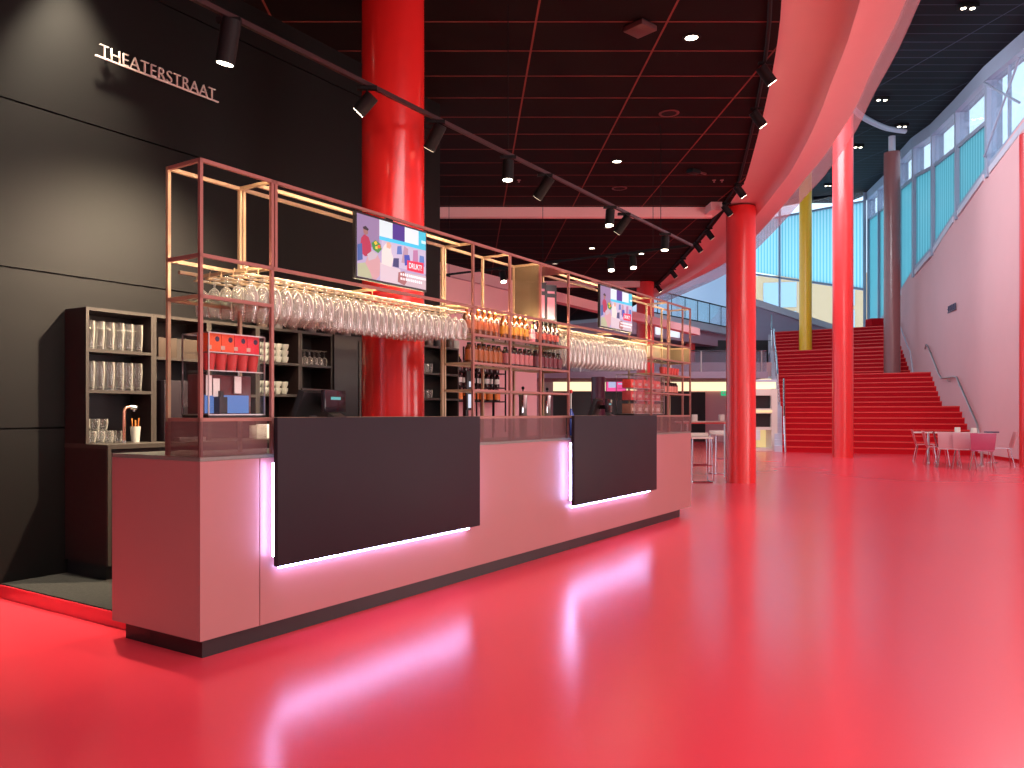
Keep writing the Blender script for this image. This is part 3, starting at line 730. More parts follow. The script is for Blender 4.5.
# hanger wires for the stemware
ROWS_D = [0.06, 0.16, 0.26, 0.36, 0.46]
ZF = 1.965
def hangers(s0, s1, zf):
    for d in ROWS_D:
        mb = MB()
        for e in (-0.014, 0.014):
            mb.tube([(s0, d+e, zf-1.0065-0.006), (s1, d+e, zf-1.0065-0.006)], 0.0035, 6)
        mb.tube([(s0, d-0.03, zf-1.0065+0.03), (s0, d-0.014, zf-1.0065-0.006), (s0, d+0.014, zf-1.0065-0.006)], 0.003, 6)
        mb.build('hanger', M['brass_metal'], rk)
    for s in (s0+0.1, (s0+s1)/2, s1-0.1):
        rbar('rail', (s, B2, ZM-h), (s, 0.52, ZM-h), M['brass_metal'])
        for d in ROWS_D: MB().tube([(s, d, zf-1.0065-0.006), (s, d, ZM-1.0065-h)], 0.003, 6).build('hanger', M['brass_metal'], rk)
HG1, HG2 = (SA-0.14, SB-0.02), (S5+0.04, S6-0.06)
hangers(*HG1, ZF); hangers(*HG2, ZF)
rbar('rail', (SA-0.2, 0.52, ZM-h), (SB, 0.52, ZM-h), M['brass_metal']); rbar('rail', (S5, 0.52, ZM-h), (S6, 0.52, ZM-h), M['brass_metal'])

# ------------------------------------------------------------------ hanging stemware
def stem_glass(name, H, rb, rf=0.034, stem=0.075):
    # profile hanging from its foot at z = 0: foot, stem, bowl (outer then inner wall)
    p = [(0.002, 0.0), (rf, -0.002), (rf, -0.004), (0.006, -0.010), (0.004, -0.02), (0.004, -stem), (0.012, -stem-0.006)]
    bh = H-stem
    for t, q in ((0.12, 0.62), (0.3, 0.9), (0.5, 1.0), (0.75, 0.93), (1.0, 0.80)): p.append((rb*q, -stem-bh*t))
    for t, q in ((1.0, 0.77), (0.75, 0.90), (0.5, 0.97), (0.3, 0.86), (0.12, 0.55)): p.append((rb*q, -stem-bh*t+(0.002 if t < 1 else 0)))
    p.append((0.002, -stem-0.010))
    return MB().lathe(p, 14).build(name, M['glass'])
wine = stem_glass('wine_glass', 0.20, 0.041, 0.034, 0.05); tulip = stem_glass('beer_glass', 0.23, 0.044, 0.036, 0.045)
tall = stem_glass('wine_glass', 0.28, 0.044, 0.036, 0.055)
def hang(proto, s, d, label, group, cat, used):
    if not used: used.append(1); o = proto
    else: o = proto.copy(); C.objects.link(o)
    o.location = bw(s, d, ZF+random.uniform(-0.001, 0.001)); o.rotation_euler = (0, 0, random.uniform(0, 6))
    tag(o, label, cat, group); return o
u1, u2, u3 = [], [], []
L = HG1[1]-HG1[0]
for ri, d in enumerate(ROWS_D):
    n = 25
    for i in range(n):
        s = HG1[0]+0.05+(L-0.09)*i/(n-1)
        if ri < 2 and 8 <= i < 16:
            if i % 1 == 0: hang(tulip, s, d, 'wider beer glass hanging upside down in the front rows below the first screen', 'hanging beer glasses', 'glass', u2)
        else: hang(wine, s, d, 'stemmed wine glass hanging upside down in the long rack below the first screen', 'hanging wine glasses under the first screen', 'glass', u1)
L = HG2[1]-HG2[0]
for d in ROWS_D:
    for i in range(20):
        hang(tall, HG2[0]+0.05+(L-0.09)*i/19, d, 'tall wine glass hanging upside down in the rack below the second screen', 'hanging wine glasses under the second screen', 'glass', u3)

# ------------------------------------------------------------------ screens
def screen(s0, s1, label, flag):
    z0, z1 = 2.036, 2.442; W, Hh = s1-s0, z1-z0
    t = thing('display_screen', label, 'screen', bw(s0, 0.0, z0), TH)
    bp_('housing', M['black'], t, (0, W, -0.02, 0.004, 0, Hh), bevel=0.002)
    bp_('mounting_arm', M['black_metal'], t, (W/2-0.03, W/2+0.03, 0.004, 0.13, Hh/2, Hh+0.02))
    m = 0.013; w_, h_ = W-2*m, Hh-2*m
    base = MB().box(m, W-m, -0.0215, -0.02, m, Hh-m).build('display', emit('screen_lavender', (0.48, 0.44, 0.68), 0.55) if 'scr' not in M else M['scr'], t)
    cols = {}
    def E(c):
        c = tuple(c)
        k = 'px%02d%02d%02d' % tuple(int(v*99) for v in c)
        if k not in M: M[k] = emit('screen_'+k, c, 0.72)
        return M[k]
    shapes = [  # (polygon in 0..1 picture coordinates from the top left, colour)
        ([(0, 0), (.30, 0), (.30, .45), (0, .55)], (.26, .20, .36)),
        ([(.30, 0), (.49, 0), (.49, .30), (.30, .30)], (.62, .80, .84)),
        ([(.49, 0), (.67, 0), (.67, .27), (.49, .27)], (.06, .03, .26)),
        ([(.67, 0), (.885, 0), (.885, .27), (.67, .27)], (.68, .84, .90)),
        ([(.885, 0), (1, 0), (1, .5), (.885, .42)], (.05, .56, .74)),
        ([(.30, .27), (.90, .25), (.90, .31), (.30, .33)], (.05, .58, .85)),
        ([(.33, .33), (1, .31), (1, .72), (.33, .72)], (.52, .50, .66)),
        ([(.93, .15), (1, .15), (1, .20), (.93, .20)], (.6, .9, .95)),
        ([(.56, .36), (.62, .34), (.63, .48), (.55, .5)], (.10, .18, .5)),
        ([(.66, .33), (.72, .36), (.72, .62), (.62, .62)], (.42, .30, .40)),
        ([(.66, .48), (.74, .46), (.76, .62), (.67, .66)], (.04, .08, .45)),
        ([(.80, .36), (.87, .34), (.88, .58), (.79, .58)], (.45, .20, .38)),
        ([(.90, .42), (.97, .42), (.98, .60), (.89, .60)], (.10, .22, .55)),
        ([(.31, .70), (.60, .74), (.66, 1), (.31, 1)], (.62, .56, .62)),
        ([(.60, .78), (1, .76), (1, 1), (.60, 1)], (.55, .48, .52)),
        ([(.50, .58), (.58, .56), (.58, .72), (.49, .72)], (.04, .05, .16)),
        ([(.36, .42), (.41, .34), (.46, .36), (.47, .50), (.50, .58), (.47, .74), (.33, .72), (.33, .52)], (.80, .72, .68)),
        ([(.40, .35), (.44, .33), (.47, .38), (.45, .44), (.40, .43)], (.66, .42, .30)),
        ([(.05, .38), (.09, .31), (.15, .34), (.18, .44), (.19, .62), (.10, .66), (.03, .60)], (.40, .03, .08)),
        ([(.075, .22), (.11, .19), (.14, .22), (.14, .29), (.11, .32), (.08, .29)], (.30, .16, .14)),
        ([(.07, .20), (.11, .17), (.15, .21), (.14, .24), (.08, .23)], (.03, .02, .03)),
        ([(0, .50), (.06, .46), (.07, .72), (0, .76)], (.05, .12, .35)),
        ([(.14, .62), (.20, .56), (.27, .58), (.31, .68), (.30, .92), (.25, 1), (.12, .98), (.10, .78)], (.56, .34, .36)),
        ([(.13, .62), (.20, .54), (.28, .58), (.24, .66), (.15, .72)], (.50, .46, .52)),
        ([(0, .80), (.10, .76), (.17, .90), (.20, 1), (0, 1)], (.42, .48, .30)),
        ([(.19, .42), (.24, .36), (.31, .40), (.33, .48), (.28, .56), (.21, .52)], (.05, .26, .05)),
        ([(.22, .40), (.25, .37), (.27, .41), (.24, .44)], (.85, .55, .05)),
        ([(.27, .43), (.31, .42), (.31, .47), (.28, .48)], (.80, .12, .04)),
        ([(.24, .46), (.27, .45), (.27, .50), (.24, .50)], (.75, .60, .06)),
        ([(.57, .80), (.66, .76), (.70, .92), (.66, 1), (.56, .96)], (.34, .14, .14)),
        ([(.70, .56), (.96, .54), (.96, .73), (.70, .73)], (.80, .03, .08)),
    ]
    lays = MB(); mats = []
    for i, (pl, c) in enumerate(shapes):
        e = E(c)
        if e not in mats: mats.append(e)
        lays.mi = mats.index(e)
        y = -0.0217-0.00012*i
        lays.face([(m+w_*x, y, m+h_*(1-v)) for x, v in pl][::-1])
    wt = emit('screen_text', (0.95, 0.9, 0.92), 0.95) if 'sct' not in M else M['sct']; M['sct'] = wt
    mats.append(wt); lays.mi = len(mats)-1
    for r_, (xa, xb) in enumerate(((.60, .98), (.60, .94))):
        x = xa; v = .80+.075*r_
        while x < xb:
            wd = random.uniform(.012, .022); lays.face([(m+w_*x, -0.0262, m+h_*(1-v-.04)), (m+w_*(x+wd), -0.0262, m+h_*(1-v-.04)), (m+w_*(x+wd), -0.0262, m+h_*(1-v)), (m+w_*x, -0.0262, m+h_*(1-v))]); x += wd+.012
    lays.build('picture', mats, base, smooth=False)
    text_mesh('DRUKT!', h_*0.135, 0.0004, wt, 'lettering', base, (m+w_*0.725, -0.0266, m+h_*(1-.685)), (math.pi/2, 0, 0), 0.76)
    return t
screen(sd(353, 0)+0.0, sd(424.3, 0), 'larger flat screen at the start of the rack, in front of the thick red column', 1)
screen(sd(598, 0), sd(630.5, 0), 'smaller looking flat screen further along the rack near its far end', 2)

# ------------------------------------------------------------------ bottles on the rack
def bottle(name, H, r, mats, label_z=(0.20, 0.48), neck=0.35, nlab=None):
    root = bpy.data.objects.new(name, None); C.objects.link(root)
    rn = r*0.36
    pr = [(0.003, 0), (r, 0.0), (r, H*(1-neck)*0.9), (r*0.85, H*(1-neck)), (rn, H*(1-neck*0.62)), (rn, H-0.006), (0.003, H-0.006)]
    MB().lathe(pr, 14).build('bottle_body', mats[0], root)
    MB().lathe([(r+0.0008, H*label_z[0]), (r+0.0008, H*label_z[1])], 14, caps=False).build('bottle_label', mats[1], root)
    MB().lathe([(rn+0.001, H-0.035 if nlab is None else H-nlab), (rn+0.0015, H), (0.002, H)], 12).build('bottle_cap', mats[2], root)
    return root
def row(proto, s0, s1, n, d, z, label, group, cat='bottle', jitter=0.004, rows=1):
    k = 0
    for r_ in range(rows):
        for i in range(n):
            s = s0+(s1-s0)*(i/(n-1) if n > 1 else 0)
            loc = bw(s+random.uniform(-jitter, jitter), d+r_*0.075, z)
            if k == 0: o = proto; o.location = loc; o.rotation_euler = (0, 0, random.uniform(0, 6)); tag(o, label, cat, group)
            else: dup(proto, loc, random.uniform(0, 6), label, group)
            k += 1
z3, z2 = ZS[3]+0.0005, ZS[2]+0.0005
o_lab, y_lab, r_lab, d_lab = flat('orange_label', (0.24, 0.042, 0.003)), flat('yellow_label', (0.36, 0.14, 0.006)), flat('red_label', (0.24, 0.03, 0.02)), flat('dark_red_label', (0.13, 0.012, 0.02))
w_lab = flat('white_red_label', (0.42, 0.12, 0.12))
def sg(px): return sd(px, 0.1)
row(bottle('cider_bottle', 0.225, 0.032, (M['amber'], o_lab, M['gold'])), SB+0.06, S3-0.07, 6, 0.10, z3, 'amber bottle with orange label and gold foil neck, first bottles on the upper shelf', 'amber bottles with orange labels')
row(bottle('cider_bottle', 0.225, 0.032, (M['amber'], y_lab, M['gold'])), S3+0.06, S4-0.09, 5, 0.10, z3, 'amber bottle with yellow label and gold foil neck, midway on the upper shelf', 'amber bottles with yellow labels')
row(bottle('liqueur_bottle', 0.15, 0.026, (flat('pink_liqueur', (0.70, 0.22, 0.26), 0.15), flat('pale_label', (0.75, 0.5, 0.5)), M['gold'])), S4-0.035, S4-0.035, 1, 0.06, z3, 'short pink bottle between the yellow label and red label bottles', None)
row(bottle('beer_bottle', 0.20, 0.029, (M['dark_bottle'], r_lab, M['black_metal'])), S4+0.06, S5-0.06, 6, 0.10, z3, 'dark bottle with red label at the far end of the upper shelf', 'dark bottles with red labels')
def can(name, H, r, m1, m2, m3):
    root = bpy.data.objects.new(name, None); C.objects.link(root)
    MB().lathe([(0.003, 0), (r*0.9, 0), (r, 0.008), (r, H*0.72), (r*0.6, H*0.86), (r*0.5, H-0.012), (0.003, H-0.012)], 14).build('bottle_body', m1, root)
    MB().lathe([(r+0.0008, H*0.12), (r+0.0008, H*0.66)], 14, caps=False).build('bottle_label', m2, root)
    MB().lathe([(r*0.54, H-0.025), (r*0.54, H), (0.002, H)], 12).build('bottle_cap', m3, root)
    return root
row(can('juice_bottle', 0.15, 0.031, M['amber'], flat('amber_label', (0.30, 0.075, 0.008)), M['black_metal']), SB+0.06, S3-0.05, 7, 0.08, z2, 'small bottle with amber label on the middle shelf', 'small amber label bottles')
row(can('juice_bottle', 0.15, 0.031, M['dark_bottle'], w_lab, M['black_metal']), S3+0.06, S4-0.05, 6, 0.08, z2, 'small bottle with pale red patterned label on the middle shelf', 'small pale red label bottles')
row(can('juice_bottle', 0.15, 0.031, M['dark_bottle'], d_lab, M['black_metal']), S4+0.05, S5-0.05, 6, 0.08, z2, 'small bottle with dark red label on the middle shelf', 'small dark red label bottles')
# boxed wine in the upper compartment
for i, s in enumerate((S4+0.19, S4+0.37)):
    t = thing('wine_box', ('black wine carton with pink label beside the perforated tan panel', 'black wine carton with pink label, second from the perforated tan panel')[i], 'carton', bw(s, 0.13, ZM+0.0005), TH-0.6)
    bp_('carton', M['black'], t, (-0.055, 0.055, -0.05, 0.05, 0, 0.33), bevel=0.003)
    bp_('carton_label', flat('pink_label', (0.62, 0.22, 0.27)), t, (-0.035, 0.035, -0.0515, -0.05, 0.03, 0.22), (-0.035, 0.035, -0.0515, -0.05, 0.255, 0.275))

# ------------------------------------------------------------------ display case with cups over the coffee dispenser
def case(s0, s1, d0, d1, z0, z1, label, zs):
    t = thing('display_case', label, 'display case', bw(s0, d0, z0), TH)
    W, Dp, Hh = s1-s0, d1-d0, z1-z0; g = 0.004
    bp_('side_pane', M['acrylic'], t, (0, g, 0, Dp, 0, Hh)); bp_('side_pane', M['acrylic'], t, (W-g, W, 0, Dp, 0, Hh))
    bp_('front_pane', M['acrylic'], t, (g, W-g, 0, g, 0, Hh)); bp_('top_pane', M['acrylic'], t, (0, W, 0, Dp, Hh, Hh+g))
    mb = MB()
    for x in (0, W):
        for y in (0, Dp): mb.bar((x, y, 0), (x, y, Hh), 0.006)
        mb.bar((x, 0, Hh), (x, Dp, Hh), 0.006); mb.bar((x, 0, 0.003), (x, Dp, 0.003), 0.006)
    for y in (0, Dp): mb.bar((0, y, Hh), (W, y, Hh), 0.006); mb.bar((0, y, 0.003), (W, y, 0.003), 0.006)
    mb.build('edge_frame', M['steel'], t, smooth=False)
    for z in zs:
        bp_('shelf', M['acrylic'], t, (g, W-g, g, Dp, z-z0-0.006, z-z0)); MB().bar((g, g, z-z0-0.003), (W-g, g, z-z0-0.003), 0.005).build('shelf_edge', M['steel'], t, smooth=False)
    bp_('base', M['black'], t, (0.0, W, 0.0, Dp, -0.012, 0.0))
    return t
cs0, cs1 = sd(208.6, 0.035), sd(264.5, 0.035)
z1c, z2c, zc0 = zd(236, 353, 0.04), zd(236, 371, 0.04), ZS[0]+0.013
case(cs0, cs1, 0.035, 0.245, zc0, zd(208, 332, 0.035), 'clear acrylic display case with red cups on the near end of the bar', (z1c, z2c))
wid = cs1-cs0
oc = [(0.85, 0.10, 0.01), (0.85, 0.08, 0.012), (0.80, 0.03, 0.03), (0.78, 0.02, 0.04)]
wd4 = (wid-0.03)/4
nth = ('first', 'second', 'third', 'fourth')
for i in range(4):
    t = thing('tea_pack', '%s tea pack with dark logo on top shelf of acrylic case, %s from corner post' % ('orange' if i < 2 else 'red', nth[i]), 'box', bw(cs0+0.012+wd4*(i+0.5), 0.10, z1c+0.0005), TH, 'tea packs in the acrylic case')
    hh = 0.096
    bp_('carton', flat('pack_%d' % i, oc[i]), t, (-wd4/2+0.002, wd4/2-0.002, -0.045, 0.045, 0, hh), bevel=0.002)
    MB().cyl((0.015, -0.046, hh*0.68), (0.015, -0.0455, hh*0.68), 0.014, n=16).build('logo', flat('dark_logo', (0.03, 0.01, 0.05)), t)
    bp_('carton_label', flat('pale_pack_label', (0.6, 0.4, 0.3)), t, (-0.045, -0.02, -0.0458, -0.045, 0.012, 0.032))
def cup(name, m, r0=0.024, r1=0.034, H=0.085):
    root = bpy.data.objects.new(name, None); C.objects.link(root)
    MB().lathe([(0.002, 0), (r0, 0), (r1, H), (r1-0.002, H), (r0-0.002, 0.004), (0.002, 0.004)], 18).build('cup_body', m, root)
    return root
pc = cup('paper_cup', flat('red_cup', (0.55, 0.03, 0.025)))
for i in range(5):
    MBn = nth+('fifth',)
    loc = bw(cs0+0.042+(wid-0.084)*i/4, 0.085, z2c+0.0005)
    lb = 'red paper cup on the lower shelf of the acrylic case, %s from the corner post' % MBn[i]
    if i == 0: pc.location = loc; tag(pc, lb, 'cup', 'red paper cups in the acrylic case')
    else: dup(pc, loc, None, lb, 'red paper cups in the acrylic case')
# coffee dispenser inside the case
t = thing('drinks_dispenser', 'dark red drinks dispenser with blue lit front inside the acrylic case', 'dispenser', bw(cs0+0.02, 0.06, zc0), TH)
hz = z2c-zc0-0.02
bp_('housing', flat('deep_red_housing', (0.10, 0.012, 0.014), 0.3), t, (0, wid-0.04, 0.06, 0.17, 0, hz), bevel=0.004)
bp_('front_screen', emit('blue_screen', (0.10, 0.22, 0.55), 0.6), t, (0.02, wid-0.06, 0.055, 0.06, 0.01, hz*0.5))
bp_('paper_card', M['paper'], t, (0.02, 0.055, 0.045, 0.05, hz*0.48, hz-0.005), (0.06, 0.10, 0.04, 0.045, hz*0.46, hz-0.02), (0.2, 0.245, 0.045, 0.05, hz*0.55, hz-0.005))
bp_('spout', M['black'], t, (0.075, 0.125, 0.01, 0.055, 0.0, hz*0.45), (0.09, 0.11, 0.02, 0.055, hz*0.45, hz*0.6))
# second case at the far end
ds0, ds1 = sd(634, 0.04), sd(665, 0.04)-0.02
case(ds0, ds1, 0.04, 0.24, ZS[0]+0.013, 1.63, 'clear acrylic display case with red packs at the far end of the bar', (1.36, 1.49))
W = ds1-ds0
bx = MB
k = 0
for zi, z in enumerate((1.213, 1.36, 1.49)):
    for i in range(5):
        hh = (0.11, 0.10, 0.09)[zi]
        t = thing('snack_pack', ('brown snack pack on the bottom shelf of the far acrylic case', 'red snack pack on the middle shelf of the far acrylic case', 'bright red snack pack on the top shelf of the far acrylic case')[zi], 'packet', bw(ds0+W*(i+0.5)/5, 0.13, z+0.0006), TH, ('brown', 'red', 'bright red')[zi]+' snack packs in the far case')
        bp_('packet', flat('snack_%d' % zi, ((0.35, 0.12, 0.07), (0.62, 0.06, 0.06), (0.80, 0.05, 0.03))[zi]), t, (-W/12, W/12, -0.05, 0.05, 0, hh), bevel=0.003)
        bp_('packet_label', flat('snack_label', (0.70, 0.48, 0.40)), t, (-W/22, W/22, -0.051, -0.05, hh*0.3, hh*0.6))
# cups on the last shelves
c2 = cup('paper_cup', flat('red_cup', (0.55, 0.03, 0.025)), 0.026, 0.036, 0.09); used = []
for i in range(6):
    loc = bw(S7+0.12+i*0.09, 0.12, 1.66+0.0005); lb = 'red paper cup standing on the shelf at the far end of the rack'
    if i == 0: c2.location = loc; tag(c2, lb, 'cup', 'red cups on the far shelf')
    else: dup(c2, loc, None, lb, 'red cups on the far shelf')
row(can('juice_bottle', 0.13, 0.030, M['dark_bottle'], flat('salmon_label', (0.58, 0.16, 0.12)), M['black_metal']), S7-0.08, BL-0.2, 9, 0.12, 1.4505, 'small dark bottle with salmon label on the lowest far end shelf', 'salmon label bottles at the far end')

# ------------------------------------------------------------------ tills, tablet and taps on the counter
def till(s, d, rz, label):
    t = thing('till', label, 'till', bw(s, d, 1.0065), TH+rz)
    bp_('foot', M['black'], t, (-0.11, 0.11, -0.09, 0.09, 0, 0.025), bevel=0.006)
    MB().hexa([(-0.05, -0.02, 0.025), (0.05, -0.02, 0.025), (0.05, 0.06, 0.025), (-0.05, 0.06, 0.025), (-0.05, 0.02, 0.22), (0.05, 0.02, 0.22), (0.05, 0.06, 0.22), (-0.05, 0.06, 0.22)]).build('stand', M['black'], t, bevel=0.004)
    MB().hexa([(-0.19, 0.06, 0.10), (0.19, 0.06, 0.10), (0.19, 0.10, 0.09), (-0.19, 0.10, 0.09), (-0.19, -0.04, 0.345), (0.19, -0.04, 0.345), (0.19, 0.0, 0.365), (-0.19, 0.0, 0.365)]).build('touch_screen', M['black'], t, bevel=0.006)
    MB().bar((-0.19, -0.02, 0.362), (0.19, -0.02, 0.362), 0.012).build('screen_edge', M['cab_edge'], t)
    cd = MB().box(-0.10, 0.16, -0.13, -0.10, 0.225, 0.36).build('customer_display', M['screen_dark'], t, bevel=0.005)
    bp_('readout', emit('teal_readout', (0.1, 0.45, 0.45), 0.5), cd, (-0.03, 0.09, -0.132, -0.13, 0.30, 0.318))
    bp_('bracket', M['black_metal'], t, (0.06, 0.10, -0.10, 0.0, 0.26, 0.30))
    # card terminal in front
    MB().hexa([(-0.03, -0.16, 0.0), (0.10, -0.16, 0.0), (0.10, -0.10, 0.0), (-0.03, -0.10, 0.0), (-0.04, -0.17, 0.19), (0.11, -0.17, 0.19), (0.11, -0.11, 0.225), (-0.04, -0.11, 0.225)]).build('card_reader', M['cab_edge'], t, bevel=0.006)
    return t
till(sd(315, 0.33), 0.33, 0.25, 'black touch screen till on the counter behind the first black panel')
till(sd(597, 0.33), 0.33, 0.25, 'black touch screen till on the counter behind the second black panel')
t = thing('handheld_tablet', 'dark handheld terminal with bright screens on a stand beside the pale rack post', 'tablet', bw(sd(468, 0.42), 0.42, 1.0065), TH)
bp_('stand', M['black'], t, (-0.07, 0.05, -0.05, 0.07, 0, 0.02), (-0.03, 0.01, 0.0, 0.03, 0.02, 0.36), bevel=0.003)
bp_('body', M['black'], t, (-0.045, 0.035, -0.02, 0.0, 0.24, 0.56), bevel=0.005)
bp_('display', emit('tablet_white', (0.75, 0.85, 1.0), 0.8), t, (-0.025, 0.02, -0.0215, -0.02, 0.26, 0.37), (-0.015, 0.01, -0.0215, -0.02, 0.43, 0.475))
def tap(s, label):
    t = thing('beer_tap', label, 'tap', bw(s, 0.36, 1.0065), TH)
    MB().lathe([(0.03, 0), (0.03, 0.02), (0.036, 0.03), (0.036, 0.36), (0.039, 0.37), (0.039, 0.385), (0.002, 0.385)], 18).build('column', M['steel'], t)
    MB().tube([(-0.02, 0, 0.32), (-0.06, -0.03, 0.32), (-0.075, -0.04, 0.29), (-0.075, -0.04, 0.22)], 0.009).build('spout', M['chrome'], t)
    MB().tube([(-0.04, -0.02, 0.33), (-0.042, -0.025, 0.43)], 0.006).build('handle', M['black_metal'], t)
    MB().lathe([(0.002, 0), (0.012, 0.004), (0.013, 0.02), (0.002, 0.03)], 12, (-0.042, -0.025, 0.425)).build('handle_knob', M['black_metal'], t)
tap(sd(523, 0.36), 'steel beer tap column standing behind the perforated band')
tap(sd(547, 0.36), 'steel beer tap column beside the far post of the bottle shelves')
t = thing('straw_bottle', 'small blue bottle with red topped pump beside the second till', 'bottle', bw(sd(571, 0.3), 0.3, 1.0065), TH)
MB().lathe([(0.002, 0), (0.03, 0), (0.03, 0.2), (0.012, 0.24), (0.012, 0.26), (0.002, 0.26)], 14).build('bottle_body', flat('blue_bottle', (0.04, 0.08, 0.35), 0.2), t)
MB().tube([(0, 0, 0.26), (0, 0, 0.42)], 0.006).build('pump', M['paper'], t)
MB().lathe([(0.002, 0), (0.014, 0), (0.014, 0.03), (0.002, 0.034)], 12, (0, 0, 0.41)).build('pump_top', flat('red_knob', (0.6, 0.02, 0.02)), t)

# ------------------------------------------------------------------ back-bar
DU, DLw, DW = 2.0, 1.735, 2.268
ZW, ZU = 1.011, 1.958
S0 = sd(86, DU)
bc = thing('back_counter', 'dark low back counter with bronze worktop along the black wall', 'counter', bw(S0, DLw, 0.094), TH)
LB = sd(459, DLw)-S0
bp_('carcass', M['cabinet'], bc, (0, LB, 0.02, DW-DLw, 0.10, ZW-0.094-0.03))
bp_('edge_trim', M['cab_edge'], bc, (-0.003, 0.022, -0.003, 0.02, 0.10, ZW-0.094-0.03))
bp_('plinth', M['black'], bc, (0.02, LB, 0.06, DW-DLw, 0, 0.10))
bp_('worktop', M['cab_edge'], bc, (-0.003, LB, -0.003, DW-DLw, ZW-0.094-0.03, ZW-0.094-0.0005))
def unit(px0, px1, shelves, label, top=True, back=True):
    s0, s1 = sd(px0, DU), sd(px1, DU); W = s1-s0; Hh = ZU-ZW; T = 0.022; Dp = DW-DU
    t = thing('shelf_unit', label, 'shelf unit', bw(s0, DU, ZW), TH)
    bp_('side_panel', M['cabinet'], t, (0, T, 0.004, Dp, 0, Hh-T)); bp_('side_panel', M['cabinet'], t, (W-T, W-0.0005, 0.004, Dp, 0, Hh-T))
    bp_('back_board', M['black'], t, (T, W-T, Dp-0.012, Dp, 0, Hh-T))
    bp_('top_board', M['cabinet'], t, (0, W-0.0005, 0.004, Dp, Hh-T, Hh))
    bp_('edge_trim', M['cab_edge'], t, (0, T, 0, 0.004, 0, Hh), (W-T, W-0.0005, 0, 0.004, 0, Hh), (T, W-T, 0, 0.004, Hh-T, Hh))
    for z in shelves:
        b = bp_('shelf', M['cabinet'], t, (T, W-T, 0.004, Dp-0.012, z-ZW-T, z-ZW)); bp_('edge_trim', M['cab_edge'], b, (T, W-T, 0, 0.004, z-ZW-T, z-ZW))
    return s0, s1
za, zb_ = zd(120, 350.5, DU), zd(120, 390.5, DU)
ua = unit(86, 153.8, (za, zb_), 'open dark shelf unit with rows of tall glasses, nearest the end of the back bar')
ub = unit(153.9, 209, (zd(180, 358, DU),), 'open dark shelf unit behind the acrylic case with a black machine inside')
uc = unit(209.1, 257.8, (zd(230, 362, DU), zd(230, 394, DU)), 'open dark shelf unit directly behind the acrylic case cups')
ud = unit(257.9, 300.3, (zd(280, 362.3, DU), zd(280, 394, DU)), 'open dark shelf unit with stacked white cups')
ue = unit(300.4, 332.6, (zd(315, 365, DU),), 'open dark shelf unit with small stemmed glasses')
ug = unit(418, 459, (zd(430, 372.5, DU), zd(430, 398, DU)), 'open dark shelf unit on the far side of the thick red column')
# fridge between
f0, f1 = sd(332.8, DU), sd(417.8, DU)
t = thing('bottle_fridge', 'black glass door bottle fridge half hidden behind the thick red column', 'fridge', bw(f0, DU-0.02, ZW), TH)
W = f1-f0; Hh = ZU-ZW; fs = sd(357, DU)-f0
bp_('cabinet_body', M['black'], t, (0, fs, 0, 0.28, 0, Hh), (fs, W-0.001, 0.24, 0.28, 0, Hh), (fs, W-0.001, 0, 0.24, Hh-0.04, Hh), (fs, W-0.001, 0, 0.24, 0, 0.03))
for xa_, xb_ in ((fs, fs+0.03), (W-0.03, W)): bp_('door_stile', M['cab_edge'], t, (xa_, xb_, -0.01, 0.0, 0.02, Hh-0.04))
bp_('door_glass', M['acrylic'], t, (fs+0.03, W-0.03, -0.006, 0.0, 0.02, Hh-0.04))
bp_('interior_light', emit('fridge_light', (0.85, 0.9, 1.0), 1.0), t, (fs+0.035, fs+0.042, 0.01, 0.03, 0.05, Hh-0.06))
for z in (0.25, 0.48, 0.70): bp_('shelf', M['steel'], t, (fs+0.03, W-0.03, 0.02, 0.24, z, z+0.008))
fc = [flat('fridge_yellow', (0.8, 0.6, 0.05)), flat('fridge_white', (0.75, 0.78, 0.8)), flat('fridge_orange', (0.7, 0.3, 0.08)), flat('fridge_blue', (0.35, 0.5, 0.7))]
for i, z in enumerate((0.708, 0.488, 0.258, 0.031)):
    o = can('juice_bottle', 0.17, 0.03, fc[i], M['paper'], M['black_metal']); o.location = bw(f0+fs+0.075, DU+0.05, ZW+z)
    tag(o, ('yellow', 'white', 'orange', 'pale blue')[i]+' bottle standing inside the black fridge', 'bottle')

# glassware on the shelves
def tumbler(name, H, r0, r1):
    return MB().lathe([(0.002, 0), (r0, 0), (r0*1.02, H*0.12), (r1*1.08, H*0.62), (r1, H), (r1-0.002, H), (r1*1.04, H*0.62), (r0-0.004, H*0.12), (0.002, H*0.09)], 14).build(name, M['glass_shelf'])
def grid_of(proto, s0, s1, n, ds, z, label, group, cat='glass', jit=0.003):
    k = 0
    for d in ds:
        for i in range(n):
            s = s0+(s1-s0)*(i+0.5)/n
            o = proto if k == 0 else proto.copy()
            if k: C.objects.link(o)
            k += 1
            o.location = bw(s+random.uniform(-jit, jit), d+random.uniform(-jit, jit), z+0.0005); tag(o, label, cat, group)
grid_of(tumbler('beer_glass', zd(100, 320.5, DU)-za, 0.028, 0.033), ua[0]+0.03, ua[1]-0.05, 6, (DU+0.07, DU+0.17), za, 'tall clear glass on the upper shelf of the end shelf unit', 'tall glasses on the upper shelf')
grid_of(tumbler('beer_glass', zd(100, 361, DU)-zb_, 0.028, 0.033), ua[0]+0.03, ua[1]-0.05, 6, (DU+0.07, DU+0.17), zb_, 'tall clear glass on the middle shelf of the end shelf unit', 'tall glasses on the middle shelf')
lg = tumbler('tumbler', 0.085, 0.028, 0.034)
grid_of(lg, ua[0]+0.03, ua[0]+0.30, 4, (DU+0.05, DU+0.125, DU+0.2), ZW, 'short clear tumbler in the lowest compartment beside the copper tap', 'short tumblers on the back counter')
st_ = lg.copy(); C.objects.link(st_)
k = 0
